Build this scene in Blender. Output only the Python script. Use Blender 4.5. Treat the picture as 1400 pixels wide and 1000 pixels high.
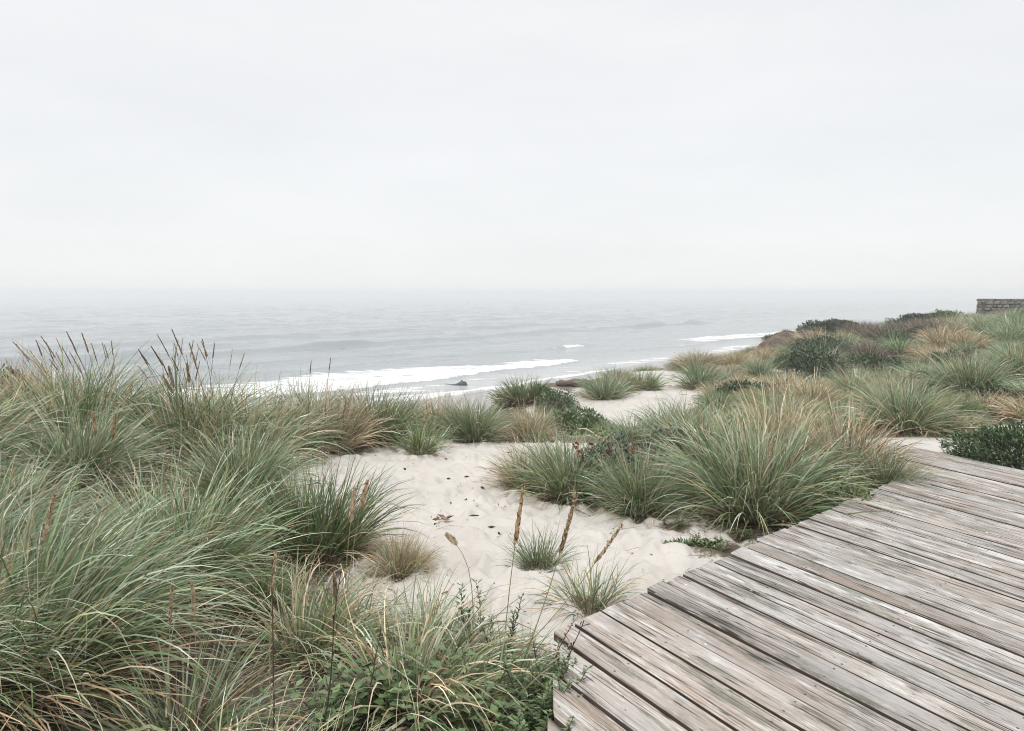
import bpy, math, random
import numpy as np

# ------------------------------------------------------------------ scene, camera, sky, sun, exposure
scene = bpy.context.scene
for o in list(bpy.data.objects):
    bpy.data.objects.remove(o)
F, CX, CY, H = 950.0, 700.0, 400.0, 1.6        # focal length (photo px), principal column, horizon row, eye height

cam_d = bpy.data.cameras.new('camera')
cam = bpy.data.objects.new('camera', cam_d)
scene.collection.objects.link(cam)
cam.location = (0, 0, H)
cam.rotation_euler = (math.pi / 2, 0, 0)
cam_d.sensor_width = 36
cam_d.lens = 36 * F / 1400
cam_d.shift_y = -100 / 1400
cam_d.clip_start = 0.05
cam_d.clip_end = 20000
scene.camera = cam

SUN_EL, SUN_AZ = math.radians(66), math.radians(200)     # azimuth clockwise from +Y (behind the camera)
world = bpy.data.worlds.new('World')
scene.world = world
world.use_nodes = True
wn, wl = world.node_tree.nodes, world.node_tree.links
wn.clear()
w_out = wn.new('ShaderNodeOutputWorld')
w_bg = wn.new('ShaderNodeBackground')
w_bg.inputs['Strength'].default_value = 0.1
w_sky = wn.new('ShaderNodeTexSky')
w_sky.sky_type = 'NISHITA'
w_sky.sun_disc = False
w_sky.sun_elevation = SUN_EL
w_sky.sun_rotation = SUN_AZ
w_tc = wn.new('ShaderNodeTexCoord')
w_map = wn.new('ShaderNodeMapping')
w_map.inputs['Scale'].default_value = (1.6, 1.6, 6.0)
w_noise = wn.new('ShaderNodeTexNoise')
w_noise.inputs['Scale'].default_value = 1.3
w_noise.inputs['Detail'].default_value = 5
w_noise.inputs['Roughness'].default_value = 0.55
w_ramp = wn.new('ShaderNodeValToRGB')
w_ramp.color_ramp.elements[0].position = 0.3
w_ramp.color_ramp.elements[0].color = (5.78, 5.85, 5.89, 1)
w_ramp.color_ramp.elements[1].position = 0.72
w_ramp.color_ramp.elements[1].color = (6.30, 6.35, 6.38, 1)
w_mix = wn.new('ShaderNodeMix')
w_mix.data_type = 'RGBA'
w_mix.inputs['Factor'].default_value = 0.93             # overcast: the cloud deck hides nearly all of the blue
wl.new(w_tc.outputs['Generated'], w_map.inputs['Vector'])
wl.new(w_map.outputs['Vector'], w_noise.inputs['Vector'])
wl.new(w_noise.outputs['Fac'], w_ramp.inputs['Fac'])
wl.new(w_sky.outputs['Color'], w_mix.inputs['A'])
wl.new(w_ramp.outputs['Color'], w_mix.inputs['B'])
wl.new(w_mix.outputs['Result'], w_bg.inputs['Color'])
wl.new(w_bg.outputs['Background'], w_out.inputs['Surface'])

sun_d = bpy.data.lights.new('sun', 'SUN')
sun_d.energy = 1.5
sun_d.angle = math.radians(18)
sun_d.color = (1.0, 0.965, 0.92)
sun = bpy.data.objects.new('sun', sun_d)
scene.collection.objects.link(sun)
sun.rotation_euler = (math.pi / 2 - SUN_EL, 0, -SUN_AZ + math.pi)
sun.location = (0, 0, 30)

vs = scene.view_settings
vs.view_transform = 'Standard'
vs.look = 'None'
vs.exposure = 0.62
vs.gamma = 1.0
vs.use_curve_mapping = False
cy = scene.cycles
cy.max_bounces = 6
cy.diffuse_bounces = 2
cy.glossy_bounces = 2
cy.transmission_bounces = 3
cy.volume_bounces = 2
cy.use_denoising = True
scene.cycles.filter_width = 1.05
cy.caustics_reflective = False
cy.caustics_refractive = False

# ------------------------------------------------------------------ helpers
COL = scene.collection
RS = np.random.RandomState(11)


def P(px, py, d):
    return ((px - CX) / F * d, d, H - (py - CY) / F * d)


def link(name, data, mat=None, parent=None, loc=None):
    o = bpy.data.objects.new(name, data)
    COL.objects.link(o)
    if mat is not None and len(data.materials) == 0:
        data.materials.append(mat)
    if parent is not None:
        o.parent = parent
    if loc is not None:
        o.location = loc
    return o


def tag(o, label=None, cat=None, group=None, kind=None):
    if label:
        o['label'] = label
    if cat:
        o['category'] = cat
    if group:
        o['group'] = group
    if kind:
        o['kind'] = kind
    return o


def empty(name, loc, label, cat, group=None):
    o = bpy.data.objects.new(name, None)
    o.empty_display_size = 0.1
    COL.objects.link(o)
    o.location = loc
    return tag(o, label, cat, group)


def mesh_np(name, verts, faces, col=None, smooth=True, colname='tint', vec=None):
    """verts (n,3), faces (m,k) of one size k -> mesh"""
    verts = np.asarray(verts, np.float32)
    faces = np.asarray(faces, np.int32)
    me = bpy.data.meshes.new(name)
    n, (m, k) = len(verts), faces.shape
    me.vertices.add(n)
    me.vertices.foreach_set('co', verts.ravel())
    me.loops.add(m * k)
    me.loops.foreach_set('vertex_index', faces.ravel())
    me.polygons.add(m)
    me.polygons.foreach_set('loop_start', np.arange(0, m * k, k, dtype=np.int32))
    me.polygons.foreach_set('use_smooth', np.full(m, smooth))
    if col is not None:
        a = me.attributes.new(colname, 'FLOAT_COLOR', 'POINT')
        c = np.ones((n, 4), np.float32)
        c[:, :col.shape[1]] = col
        a.data.foreach_set('color', c.ravel())
    if vec is not None:
        a = me.attributes.new('board', 'FLOAT_VECTOR', 'POINT')
        a.data.foreach_set('vector', np.asarray(vec, np.float32).ravel())
    me.update(calc_edges=True)
    me.validate()
    return me


def cat_meshes(parts):
    """parts: list of (verts, faces, col) -> one triple"""
    vs_, fs_, cs_, off = [], [], [], 0
    for v, f, c in parts:
        vs_.append(v)
        fs_.append(f + off)
        cs_.append(c)
        off += len(v)
    return np.vstack(vs_), np.vstack(fs_), np.vstack(cs_)


def hash2(i, j, seed):
    n = (i.astype(np.int64) * 374761393 + j.astype(np.int64) * 668265263 + seed * 974711) & 0x7fffffff
    n = ((n ^ (n >> 13)) * 1274126177) & 0x7fffffff
    n = n ^ (n >> 16)
    return (n & 0xffff) / 65535.0


def vnoise(x, y, seed=0):
    x = np.asarray(x, float)
    y = np.asarray(y, float)
    i, j = np.floor(x), np.floor(y)
    u, v = x - i, y - j
    u = u * u * (3 - 2 * u)
    v = v * v * (3 - 2 * v)
    i, j = i.astype(np.int64), j.astype(np.int64)
    a, b = hash2(i, j, seed), hash2(i + 1, j, seed)
    c, d = hash2(i, j + 1, seed), hash2(i + 1, j + 1, seed)
    return a + (b - a) * u + (c - a) * v + (a - b - c + d) * u * v


def fbm(x, y, seed=0, octaves=4):
    t, amp, tot = 0, 1.0, 0
    for k in range(octaves):
        t = t + amp * vnoise(x * 2 ** k, y * 2 ** k, seed + k * 17)
        tot += amp
        amp *= 0.5
    return t / tot


def smooth(a, b, x):
    t = np.clip((x - a) / (b - a), 0, 1)
    return t * t * (3 - 2 * t)


# ------------------------------------------------------------------ materials
def new_mat(name):
    m = bpy.data.materials.new(name)
    m.use_nodes = True
    m.node_tree.nodes.clear()
    return m, m.node_tree.nodes, m.node_tree.links


def N(nodes, t, **kw):
    n = nodes.new(t)
    for k, v in kw.items():
        if k in n.inputs:
            n.inputs[k].default_value = v
        else:
            setattr(n, k, v)
    return n


def ramp(nodes, stops):
    r = nodes.new('ShaderNodeValToRGB')
    e = r.color_ramp.elements
    while len(e) < len(stops):
        e.new(0.5)
    for el, (p, c) in zip(e, stops):
        el.position = p
        el.color = (c[0], c[1], c[2], 1) if not isinstance(c, (int, float)) else (c, c, c, 1)
    return r


def mixc(nodes, links, fac, a, b, mode='MIX'):
    m = nodes.new('ShaderNodeMix')
    m.data_type = 'RGBA'
    m.blend_type = mode
    for s, v in (('Factor', fac), ('A', a), ('B', b)):
        if hasattr(v, 'is_output'):
            links.new(v, m.inputs[s])
        elif s == 'Factor':
            m.inputs[s].default_value = v
        else:
            m.inputs[s].default_value = (*v, 1)
    return m.outputs['Result']


def mathn(nodes, links, op, a, b=0.0, c=None):
    m = nodes.new('ShaderNodeMath')
    m.operation = op
    for i, v in enumerate((a, b, c)):
        if v is None:
            continue
        if hasattr(v, 'is_output'):
            links.new(v, m.inputs[i])
        else:
            m.inputs[i].default_value = v
    return m.outputs[0]


def leaf_material(name, trans=0.16, gloss=0.10, rough=0.36, var=0.18):
    """colour comes from the 'tint' attribute of each leaf; each plant varies a little"""
    m, n, l = new_mat(name)
    out = N(n, 'ShaderNodeOutputMaterial')
    at = N(n, 'ShaderNodeAttribute', attribute_name='tint')
    oi = N(n, 'ShaderNodeObjectInfo')
    mr = N(n, 'ShaderNodeMapRange')
    mr.inputs['To Min'].default_value = 1 - var
    mr.inputs['To Max'].default_value = 1 + var
    l.new(oi.outputs['Random'], mr.inputs['Value'])
    hs = N(n, 'ShaderNodeHueSaturation')
    l.new(mr.outputs['Result'], hs.inputs['Value'])
    l.new(at.outputs['Color'], hs.inputs['Color'])
    di = N(n, 'ShaderNodeBsdfDiffuse')
    tr = N(n, 'ShaderNodeBsdfTranslucent')
    gl = N(n, 'ShaderNodeBsdfGlossy', Roughness=rough)
    gl.inputs['Color'].default_value = (0.8, 0.85, 0.85, 1)
    l.new(hs.outputs['Color'], di.inputs['Color'])
    l.new(hs.outputs['Color'], tr.inputs['Color'])
    m1 = N(n, 'ShaderNodeMixShader')
    m1.inputs[0].default_value = trans
    l.new(di.outputs[0], m1.inputs[1])
    l.new(tr.outputs[0], m1.inputs[2])
    m2 = N(n, 'ShaderNodeMixShader')
    m2.inputs[0].default_value = gloss
    l.new(m1.outputs[0], m2.inputs[1])
    l.new(gl.outputs[0], m2.inputs[2])
    l.new(m2.outputs[0], out.inputs['Surface'])
    return m


M = {}
M['blade'] = leaf_material('grass_blade')
M['dry'] = leaf_material('dry_blade', trans=0.12, gloss=0.04)
M['leaf'] = leaf_material('shrub_leaf', trans=0.18, gloss=0.07, rough=0.4)
M['stem'] = leaf_material('plant_stem', trans=0.0, gloss=0.03)
M['seed'] = leaf_material('seed_head', trans=0.1, gloss=0.02)


def sand_material():
    m, n, l = new_mat('sand_ground')
    out = N(n, 'ShaderNodeOutputMaterial')
    b = N(n, 'ShaderNodeBsdfPrincipled', Roughness=0.9)
    b.inputs['Specular IOR Level'].default_value = 0.2
    tc = N(n, 'ShaderNodeTexCoord')
    at = N(n, 'ShaderNodeAttribute', attribute_name='tint')      # r vegetation thatch, g wetness
    sep = N(n, 'ShaderNodeSeparateColor')
    l.new(at.outputs['Color'], sep.inputs['Color'])
    n1 = N(n, 'ShaderNodeTexNoise', Scale=2.2, Detail=6.0, Roughness=0.6)
    n2 = N(n, 'ShaderNodeTexNoise', Scale=260.0, Detail=3.0, Roughness=0.7)
    n3 = N(n, 'ShaderNodeTexNoise', Scale=34.0, Detail=6.0, Roughness=0.75)
    for t in (n1, n2, n3):
        l.new(tc.outputs['Object'], t.inputs['Vector'])
    r1 = ramp(n, [(0.3, (0.53, 0.50, 0.46)), (0.7, (0.62, 0.59, 0.555))])
    l.new(n1.outputs['Fac'], r1.inputs['Fac'])
    r2 = ramp(n, [(0.25, 0.74), (0.5, 1.0), (0.8, 1.1)])
    l.new(n2.outputs['Fac'], r2.inputs['Fac'])
    sand = mixc(n, l, 1.0, r1.outputs['Color'], r2.outputs['Color'], 'MULTIPLY')
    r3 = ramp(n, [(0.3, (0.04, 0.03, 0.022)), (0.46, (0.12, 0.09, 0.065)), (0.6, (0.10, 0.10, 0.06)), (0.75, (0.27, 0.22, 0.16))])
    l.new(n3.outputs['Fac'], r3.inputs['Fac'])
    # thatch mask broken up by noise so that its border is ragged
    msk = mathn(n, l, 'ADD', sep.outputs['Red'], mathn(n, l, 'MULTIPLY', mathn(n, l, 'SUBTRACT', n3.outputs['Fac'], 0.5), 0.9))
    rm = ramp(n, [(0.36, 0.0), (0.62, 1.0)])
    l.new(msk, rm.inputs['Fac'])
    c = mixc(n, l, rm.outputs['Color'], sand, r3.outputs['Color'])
    wet = mixc(n, l, sep.outputs['Green'], c, (0.30, 0.28, 0.26))
    l.new(wet, b.inputs['Base Color'])
    rr = N(n, 'ShaderNodeMapRange')
    rr.inputs['To Min'].default_value = 0.92
    rr.inputs['To Max'].default_value = 0.16
    l.new(sep.outputs['Green'], rr.inputs['Value'])
    l.new(rr.outputs['Result'], b.inputs['Roughness'])
    bp = N(n, 'ShaderNodeBump', Strength=0.35, Distance=0.012)
    hgt = mathn(n, l, 'ADD', mathn(n, l, 'MULTIPLY', n3.outputs['Fac'], 0.8), mathn(n, l, 'MULTIPLY', n2.outputs['Fac'], 0.25))
    l.new(hgt, bp.inputs['Height'])
    l.new(bp.outputs['Normal'], b.inputs['Normal'])
    l.new(b.outputs[0], out.inputs['Surface'])
    return m


def sea_material():
    m, n, l = new_mat('sea_water')
    out = N(n, 'ShaderNodeOutputMaterial')
    tc = N(n, 'ShaderNodeTexCoord')
    at = N(n, 'ShaderNodeAttribute', attribute_name='tint')      # r foam, g shallowness
    sep = N(n, 'ShaderNodeSeparateColor')
    l.new(at.outputs['Color'], sep.inputs['Color'])
    mp = N(n, 'ShaderNodeMapping')
    mp.inputs['Rotation'].default_value = (0, 0, math.radians(-44.5))
    mp.inputs['Scale'].default_value = (0.28, 1.0, 1.0)
    l.new(tc.outputs['Object'], mp.inputs['Vector'])
    w1 = N(n, 'ShaderNodeTexNoise', Scale=0.55, Detail=5.0, Roughness=0.62)
    w2 = N(n, 'ShaderNodeTexNoise', Scale=0.11, Detail=4.0, Roughness=0.55)
    fo = N(n, 'ShaderNodeTexNoise', Scale=0.75, Detail=8.0, Roughness=0.74)
    for t in (w1, w2, fo):
        l.new(mp.outputs['Vector'], t.inputs['Vector'])
    hgt = mathn(n, l, 'ADD', mathn(n, l, 'MULTIPLY', w1.outputs['Fac'], 0.55), mathn(n, l, 'MULTIPLY', w2.outputs['Fac'], 1.6))
    bp = N(n, 'ShaderNodeBump', Strength=0.7, Distance=0.7)
    l.new(hgt, bp.inputs['Height'])
    b = N(n, 'ShaderNodeBsdfPrincipled', Roughness=0.16, IOR=1.33)
    deep = mixc(n, l, sep.outputs['Green'], (0.29, 0.32, 0.335), (0.46, 0.47, 0.47))
    l.new(deep, b.inputs['Base Color'])
    l.new(bp.outputs['Normal'], b.inputs['Normal'])
    f = N(n, 'ShaderNodeBsdfDiffuse')
    rfc = ramp(n, [(0.3, (0.74, 0.76, 0.77)), (0.55, (0.88, 0.89, 0.90))])
    l.new(fo.outputs['Fac'], rfc.inputs['Fac'])
    l.new(rfc.outputs['Color'], f.inputs['Color'])
    bf = N(n, 'ShaderNodeBump', Strength=0.8, Distance=0.38)
    l.new(fo.outputs['Fac'], bf.inputs['Height'])
    l.new(bf.outputs['Normal'], f.inputs['Normal'])
    fm = mathn(n, l, 'ADD', sep.outputs['Red'], mathn(n, l, 'MULTIPLY', mathn(n, l, 'SUBTRACT', fo.outputs['Fac'], 0.5), 2.0))
    rf = ramp(n, [(0.42, 0.0), (0.62, 1.0)])
    l.new(fm, rf.inputs['Fac'])
    fac = mathn(n, l, 'MULTIPLY', rf.outputs['Color'], mathn(n, l, 'MINIMUM', mathn(n, l, 'MULTIPLY', sep.outputs['Red'], 5.0), 1.0))
    ms = N(n, 'ShaderNodeMixShader')
    l.new(fac, ms.inputs[0])
    l.new(b.outputs[0], ms.inputs[1])
    l.new(f.outputs[0], ms.inputs[2])
    l.new(ms.outputs[0], out.inputs['Surface'])
    return m


def plank_material():
    m, n, l = new_mat('weathered_plank')
    out = N(n, 'ShaderNodeOutputMaterial')
    b = N(n, 'ShaderNodeBsdfPrincipled', Roughness=0.82)
    b.inputs['Specular IOR Level'].default_value = 0.25
    at = N(n, 'ShaderNodeAttribute', attribute_name='board')     # along (m), across (m), board number
    sx = N(n, 'ShaderNodeSeparateXYZ')
    l.new(at.outputs['Vector'], sx.inputs['Vector'])
    u, v, k = sx.outputs['X'], sx.outputs['Y'], sx.outputs['Z']

    def coords(su, sv, off=0.0):
        c = N(n, 'ShaderNodeCombineXYZ')
        l.new(mathn(n, l, 'MULTIPLY', u, su), c.inputs['X'])
        l.new(mathn(n, l, 'MULTIPLY', v, sv), c.inputs['Y'])
        l.new(mathn(n, l, 'ADD', mathn(n, l, 'MULTIPLY', k, 7.31), off), c.inputs['Z'])
        return c.outputs[0]

    def noise(su, sv, detail, rough, off=0.0, dist=0.0):
        t = N(n, 'ShaderNodeTexNoise', Scale=1.0, Detail=detail, Roughness=rough, Distortion=dist)
        l.new(coords(su, sv, off), t.inputs['Vector'])
        return t.outputs['Fac']

    grain = noise(2.0, 105.0, 5.0, 0.7, 0.0, 0.12)
    fine = noise(6.0, 420.0, 3.0, 0.6, 5.0)
    band = noise(0.6, 9.0, 4.0, 0.6, 9.0, 0.6)
    patch = noise(1.1, 5.0, 5.0, 0.6, 3.0)
    bleach = noise(2.6, 15.0, 7.0, 0.78, 13.0, 0.1)
    lichen = noise(1.7, 11.0, 7.0, 0.78, 21.0)
    crackn = noise(0.55, 26.0, 3.0, 0.5, 31.0, 0.25)
    blotch = noise(9.0, 14.0, 5.0, 0.7, 41.0)
    wn_ = N(n, 'ShaderNodeTexWhiteNoise', noise_dimensions='1D')
    l.new(k, wn_.inputs['W'])
    base = ramp(n, [(0.0, (0.37, 0.37, 0.36)), (0.2, (0.50, 0.455, 0.42)), (0.4, (0.41, 0.325, 0.26)), (0.6, (0.56, 0.555, 0.545)), (0.8, (0.48, 0.39, 0.33)), (1.0, (0.60, 0.595, 0.585))])
    l.new(wn_.outputs['Value'], base.inputs['Fac'])
    r_patch = ramp(n, [(0.38, (0.50, 0.495, 0.485)), (0.62, (0.40, 0.32, 0.265))])
    l.new(patch, r_patch.inputs['Fac'])
    c = mixc(n, l, 0.48, base.outputs['Color'], r_patch.outputs['Color'])
    r_band = ramp(n, [(0.3, 0.74), (0.5, 1.0), (0.75, 1.12)])
    l.new(band, r_band.inputs['Fac'])
    c = mixc(n, l, 1.0, c, r_band.outputs['Color'], 'MULTIPLY')
    r_bl = ramp(n, [(0.5, 0.0), (0.64, 0.9)])
    l.new(bleach, r_bl.inputs['Fac'])
    c = mixc(n, l, r_bl.outputs['Color'], c, (0.72, 0.715, 0.70))
    r_li = ramp(n, [(0.52, 0.0), (0.62, 0.72)])
    l.new(lichen, r_li.inputs['Fac'])
    c = mixc(n, l, r_li.outputs['Color'], c, (0.14, 0.15, 0.11))
    r_gr = ramp(n, [(0.32, 0.12), (0.40, 0.85), (0.7, 1.12)])
    l.new(grain, r_gr.inputs['Fac'])
    c = mixc(n, l, 0.95, c, r_gr.outputs['Color'], 'MULTIPLY')
    r_fi = ramp(n, [(0.32, 0.68), (0.55, 1.06)])
    l.new(fine, r_fi.inputs['Fac'])
    c = mixc(n, l, 0.8, c, r_fi.outputs['Color'], 'MULTIPLY')
    r_bo = ramp(n, [(0.3, 0.78), (0.5, 1.0), (0.78, 1.06)])
    l.new(blotch, r_bo.inputs['Fac'])
    c = mixc(n, l, 0.9, c, r_bo.outputs['Color'], 'MULTIPLY')
    # drying cracks: thin iso-lines of a long stretched noise
    cr = mathn(n, l, 'ABSOLUTE', mathn(n, l, 'SUBTRACT', crackn, 0.5))
    r_cr = ramp(n, [(0.006, 1.0), (0.02, 0.0)])
    l.new(cr, r_cr.inputs['Fac'])
    crm = mathn(n, l, 'MULTIPLY', r_cr.outputs['Color'], mathn(n, l, 'GREATER_THAN', patch, 0.47))
    c = mixc(n, l, mathn(n, l, 'MULTIPLY', crm, 0.85), c, (0.03, 0.025, 0.02))
    # knots
    vo = N(n, 'ShaderNodeTexVoronoi', Scale=1.0, Randomness=1.0)
    l.new(coords(3.0, 7.5, 2.0), vo.inputs['Vector'])
    r_kn = ramp(n, [(0.0, 1.0), (0.06, 0.8), (0.15, 0.0)])
    l.new(vo.outputs['Distance'], r_kn.inputs['Fac'])
    vsel = N(n, 'ShaderNodeSeparateColor')
    l.new(vo.outputs['Color'], vsel.inputs['Color'])
    kn = mathn(n, l, 'MULTIPLY', r_kn.outputs['Color'], mathn(n, l, 'GREATER_THAN', vsel.outputs['Red'], 0.72))
    c = mixc(n, l, mathn(n, l, 'MULTIPLY', kn, 0.85), c, (0.06, 0.047, 0.036))
    # pale flecks of shell and lichen
    vf = N(n, 'ShaderNodeTexVoronoi', Scale=1.0, Randomness=1.0)
    l.new(coords(11.0, 14.0, 55.0), vf.inputs['Vector'])
    fs = N(n, 'ShaderNodeSeparateColor')
    l.new(vf.outputs['Color'], fs.inputs['Color'])
    fk = mathn(n, l, 'MULTIPLY', mathn(n, l, 'LESS_THAN', vf.outputs['Distance'], 0.07), mathn(n, l, 'GREATER_THAN', fs.outputs['Green'], 0.86))
    c = mixc(n, l, fk, c, (0.82, 0.81, 0.79))
    # every board has weathered to its own tone
    w2_ = N(n, 'ShaderNodeTexWhiteNoise', noise_dimensions='1D')
    l.new(mathn(n, l, 'ADD', k, 0.37), w2_.inputs['W'])
    r_to = ramp(n, [(0.0, 0.78), (0.5, 1.0), (1.0, 1.14)])
    l.new(w2_.outputs['Value'], r_to.inputs['Fac'])
    c = mixc(n, l, 1.0, c, r_to.outputs['Color'], 'MULTIPLY')
    # nail heads: two per board where it crosses a joist (every 0.62 m)
    um = mathn(n, l, 'SUBTRACT', mathn(n, l, 'MODULO', mathn(n, l, 'ADD', u, 0.52), 0.62), 0.31)
    vm = mathn(n, l, 'SUBTRACT', mathn(n, l, 'ABSOLUTE', v), 0.045)
    dd = mathn(n, l, 'SQRT', mathn(n, l, 'ADD', mathn(n, l, 'MULTIPLY', um, um), mathn(n, l, 'MULTIPLY', vm, vm)))
    nail = mathn(n, l, 'LESS_THAN', dd, 0.0055)
    c = mixc(n, l, mathn(n, l, 'MULTIPLY', nail, 0.85), c, (0.06, 0.045, 0.04))
    l.new(c, b.inputs['Base Color'])
    hgt = mathn(n, l, 'ADD', mathn(n, l, 'MULTIPLY', grain, 1.0), mathn(n, l, 'MULTIPLY', fine, 0.35))
    hgt = mathn(n, l, 'SUBTRACT', hgt, mathn(n, l, 'MULTIPLY', crm, 1.6))
    hgt = mathn(n, l, 'SUBTRACT', hgt, mathn(n, l, 'MULTIPLY', nail, 0.6))
    bp = N(n, 'ShaderNodeBump', Strength=0.8, Distance=0.004)
    l.new(hgt, bp.inputs['Height'])
    l.new(bp.outputs['Normal'], b.inputs['Normal'])
    l.new(b.outputs[0], out.inputs['Surface'])
    return m


def rough_material(name, stops, scale=6.0, bump=0.6, dist=0.03, rough=0.9, vscale=(1, 1, 1)):
    m, n, l = new_mat(name)
    out = N(n, 'ShaderNodeOutputMaterial')
    b = N(n, 'ShaderNodeBsdfPrincipled', Roughness=rough)
    tc = N(n, 'ShaderNodeTexCoord')
    mp = N(n, 'ShaderNodeMapping')
    mp.inputs['Scale'].default_value = vscale
    oi = N(n, 'ShaderNodeObjectInfo')
    l.new(tc.outputs['Object'], mp.inputs['Vector'])
    t = N(n, 'ShaderNodeTexNoise', Scale=scale, Detail=7.0, Roughness=0.68)
    l.new(mp.outputs['Vector'], t.inputs['Vector'])
    r = ramp(n, stops)
    l.new(t.outputs['Fac'], r.inputs['Fac'])
    mr = N(n, 'ShaderNodeMapRange')
    mr.inputs['To Min'].default_value = 0.65
    mr.inputs['To Max'].default_value = 1.25
    l.new(oi.outputs['Random'], mr.inputs['Value'])
    hs = N(n, 'ShaderNodeHueSaturation')
    l.new(mr.outputs['Result'], hs.inputs['Value'])
    l.new(r.outputs['Color'], hs.inputs['Color'])
    l.new(hs.outputs['Color'], b.inputs['Base Color'])
    bp = N(n, 'ShaderNodeBump', Strength=bump, Distance=dist)
    l.new(t.outputs['Fac'], bp.inputs['Height'])
    l.new(bp.outputs['Normal'], b.inputs['Normal'])
    l.new(b.outputs[0], out.inputs['Surface'])
    return m


M['sand'] = sand_material()
M['sea'] = sea_material()
M['plank'] = plank_material()
M['plank_side'] = rough_material('gap_shade_plank_side', [(0.3, (0.07, 0.052, 0.04)), (0.7, (0.15, 0.115, 0.088))], 9.0, 0.5, 0.004)  # brown side wood, darkened so the shade of the gaps is in its colour
M['stone'] = rough_material('wall_stone', [(0.3, (0.10, 0.095, 0.085)), (0.55, (0.21, 0.20, 0.18)), (0.75, (0.34, 0.33, 0.31))], 7.0)
M['mortar'] = rough_material('wall_mortar', [(0.3, (0.09, 0.085, 0.075)), (0.7, (0.17, 0.16, 0.145))], 12.0)
M['earth'] = rough_material('brown_earth', [(0.3, (0.05, 0.038, 0.03)), (0.5, (0.15, 0.11, 0.082)), (0.75, (0.31, 0.24, 0.185))], 2.5, 1.0, 0.1)
M['drift'] = rough_material('driftwood', [(0.3, (0.07, 0.055, 0.045)), (0.55, (0.18, 0.14, 0.11)), (0.8, (0.32, 0.27, 0.23))], 4.0, 0.8, 0.03, 0.85, (1, 6, 6))
M['wreck'] = rough_material('dark_teal_wreck', [(0.3, (0.015, 0.028, 0.038)), (0.7, (0.035, 0.062, 0.08))], 4.0, 0.4, 0.02, 0.5)
M['debris'] = rough_material('beach_debris', [(0.3, (0.02, 0.016, 0.012)), (0.7, (0.09, 0.06, 0.04))], 30.0, 0.5, 0.005)
M['joist'] = rough_material('deck_joist', [(0.3, (0.08, 0.065, 0.05)), (0.7, (0.18, 0.15, 0.12))], 5.0)

# ------------------------------------------------------------------ terrain height field
ET = np.array([0.705, 0.709])
ES = np.array([-0.709, 0.705])
SH0 = np.array([-6.1, 58.0])
SEA_Z = -7.0


def st_to_xy(s, t):
    return SH0[0] + ES[0] * s + ET[0] * t, SH0[1] + ES[1] * s + ET[1] * t


def xy_to_st(x, y):
    dx, dy = x - SH0[0], y - SH0[1]
    return dx * ES[0] + dy * ES[1], dx * ET[0] + dy * ET[1]


CP = [(0.2, 2.5, -.22), (-1, 2.5, -.18), (-2.2, 2.6, -.02), (-3, 4.5, .15), (-1.5, 3.5, -.2), (-0.6, 4.9, -.25), (0.6, 4.6, -.2),
      (1.2, 5.4, -.24), (0, 6.3, -.27), (-.7, 7.5, -.27), (0.2, 8.3, -.25), (-2, 7, -.08), (-4, 6.5, .18), (-5.5, 8, .2), (-3, 9, -.15),
      (-1, 9.6, -.36), (0.6, 9.6, -.38), (3, 6.8, -.15), (2, 7, -.22), (5, 8, -.12), (4, 5, -.24), (4.5, 2, -.26), (0, 0, -.3),
      (-4, 0, .05), (8, 4, -.05), (6.5, 6.7, -.1), (-2, 5.3, -.08), (-7, 10, -.1), (5, -3, -.3), (9, 0, -.2),
      (-4, 12.5, -1.2), (0, 13, -1.35), (-9, 13, -1.0), (-1.5, 20, -2.6), (-8, 20, -3.4), (2.4, 12.5, -.85), (-4, 30, -5.0), (3, 32, -4.6),
      (8, 38, -4.8), (17, 54, -5.6), (28, 62, -4.6), (42, 66, -2.4), (30, 84, -6.2), (60, 95, -5.0), (45, 40, 1.2), (60, 30, 1.6), (30, 10, .5),
      (60, 60, 1.0), (0, -15, 0), (40, -10, .6), (-40, -10, -.5), (-15, 5, .2), (-15, 14, -1.6), (-30, 0, -.3), (-30, 15, -4.2),
      (90, 90, 0.5), (120, 60, 1.5), (150, 150, 0), (220, 200, 0), (200, 60, 1.5), (150, -10, 1), (250, -10, 1)]
for a in [(720, 535, 20), (785, 529, 24), (850, 578, 14.8), (800, 585, 12.4), (790, 590, 11), (905, 508, 23), (880, 514, 21), (835, 530, 19), (870, 540, 17.5), (930, 502, 29),
          (960, 562, 13), (1000, 595, 10), (1000, 532, 18), (1000, 488, 36), (1060, 472, 42), (1140, 462, 40), (1210, 447, 40),
          (1300, 440, 40), (1340, 439, 40), (1400, 436, 40), (1370, 440, 38), (1100, 532, 19), (1150, 492, 28), (1200, 520, 18), (1250, 480, 24),
          (1320, 530, 13), (1250, 585, 9.3), (1400, 472, 22), (1400, 572, 9.7), (1400, 522, 14), (1180, 560, 12), (1100, 575, 10.7),
          (1050, 502, 28), (1290, 612, 7.6), (760, 552, 17), (690, 545, 20), (1500, 440, 25), (1600, 450, 22)]:
    CP.append(P(*a))
for t in range(-90, 331, 35):
    for s, z in ((-21, -6.0), (0, -7.04), (12, -7.5), (40, -8.6), (110, -10)):
        x, y = st_to_xy(s, t)
        CP.append((x, y, z))
CP = np.array(CP, float)


def _k(r2):
    return np.sqrt(r2 + 0.8)


_n = len(CP)
_A = np.zeros((_n + 3, _n + 3))
_d = CP[:, None, :2] - CP[None, :, :2]
_A[:_n, :_n] = _k((_d ** 2).sum(-1)) + np.eye(_n) * -0.02
_A[:_n, _n] = 1
_A[:_n, _n + 1:] = CP[:, :2]
_A[_n:, :_n] = _A[:_n, _n:].T
_W = np.linalg.solve(_A, np.r_[CP[:, 2], 0, 0, 0])


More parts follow.
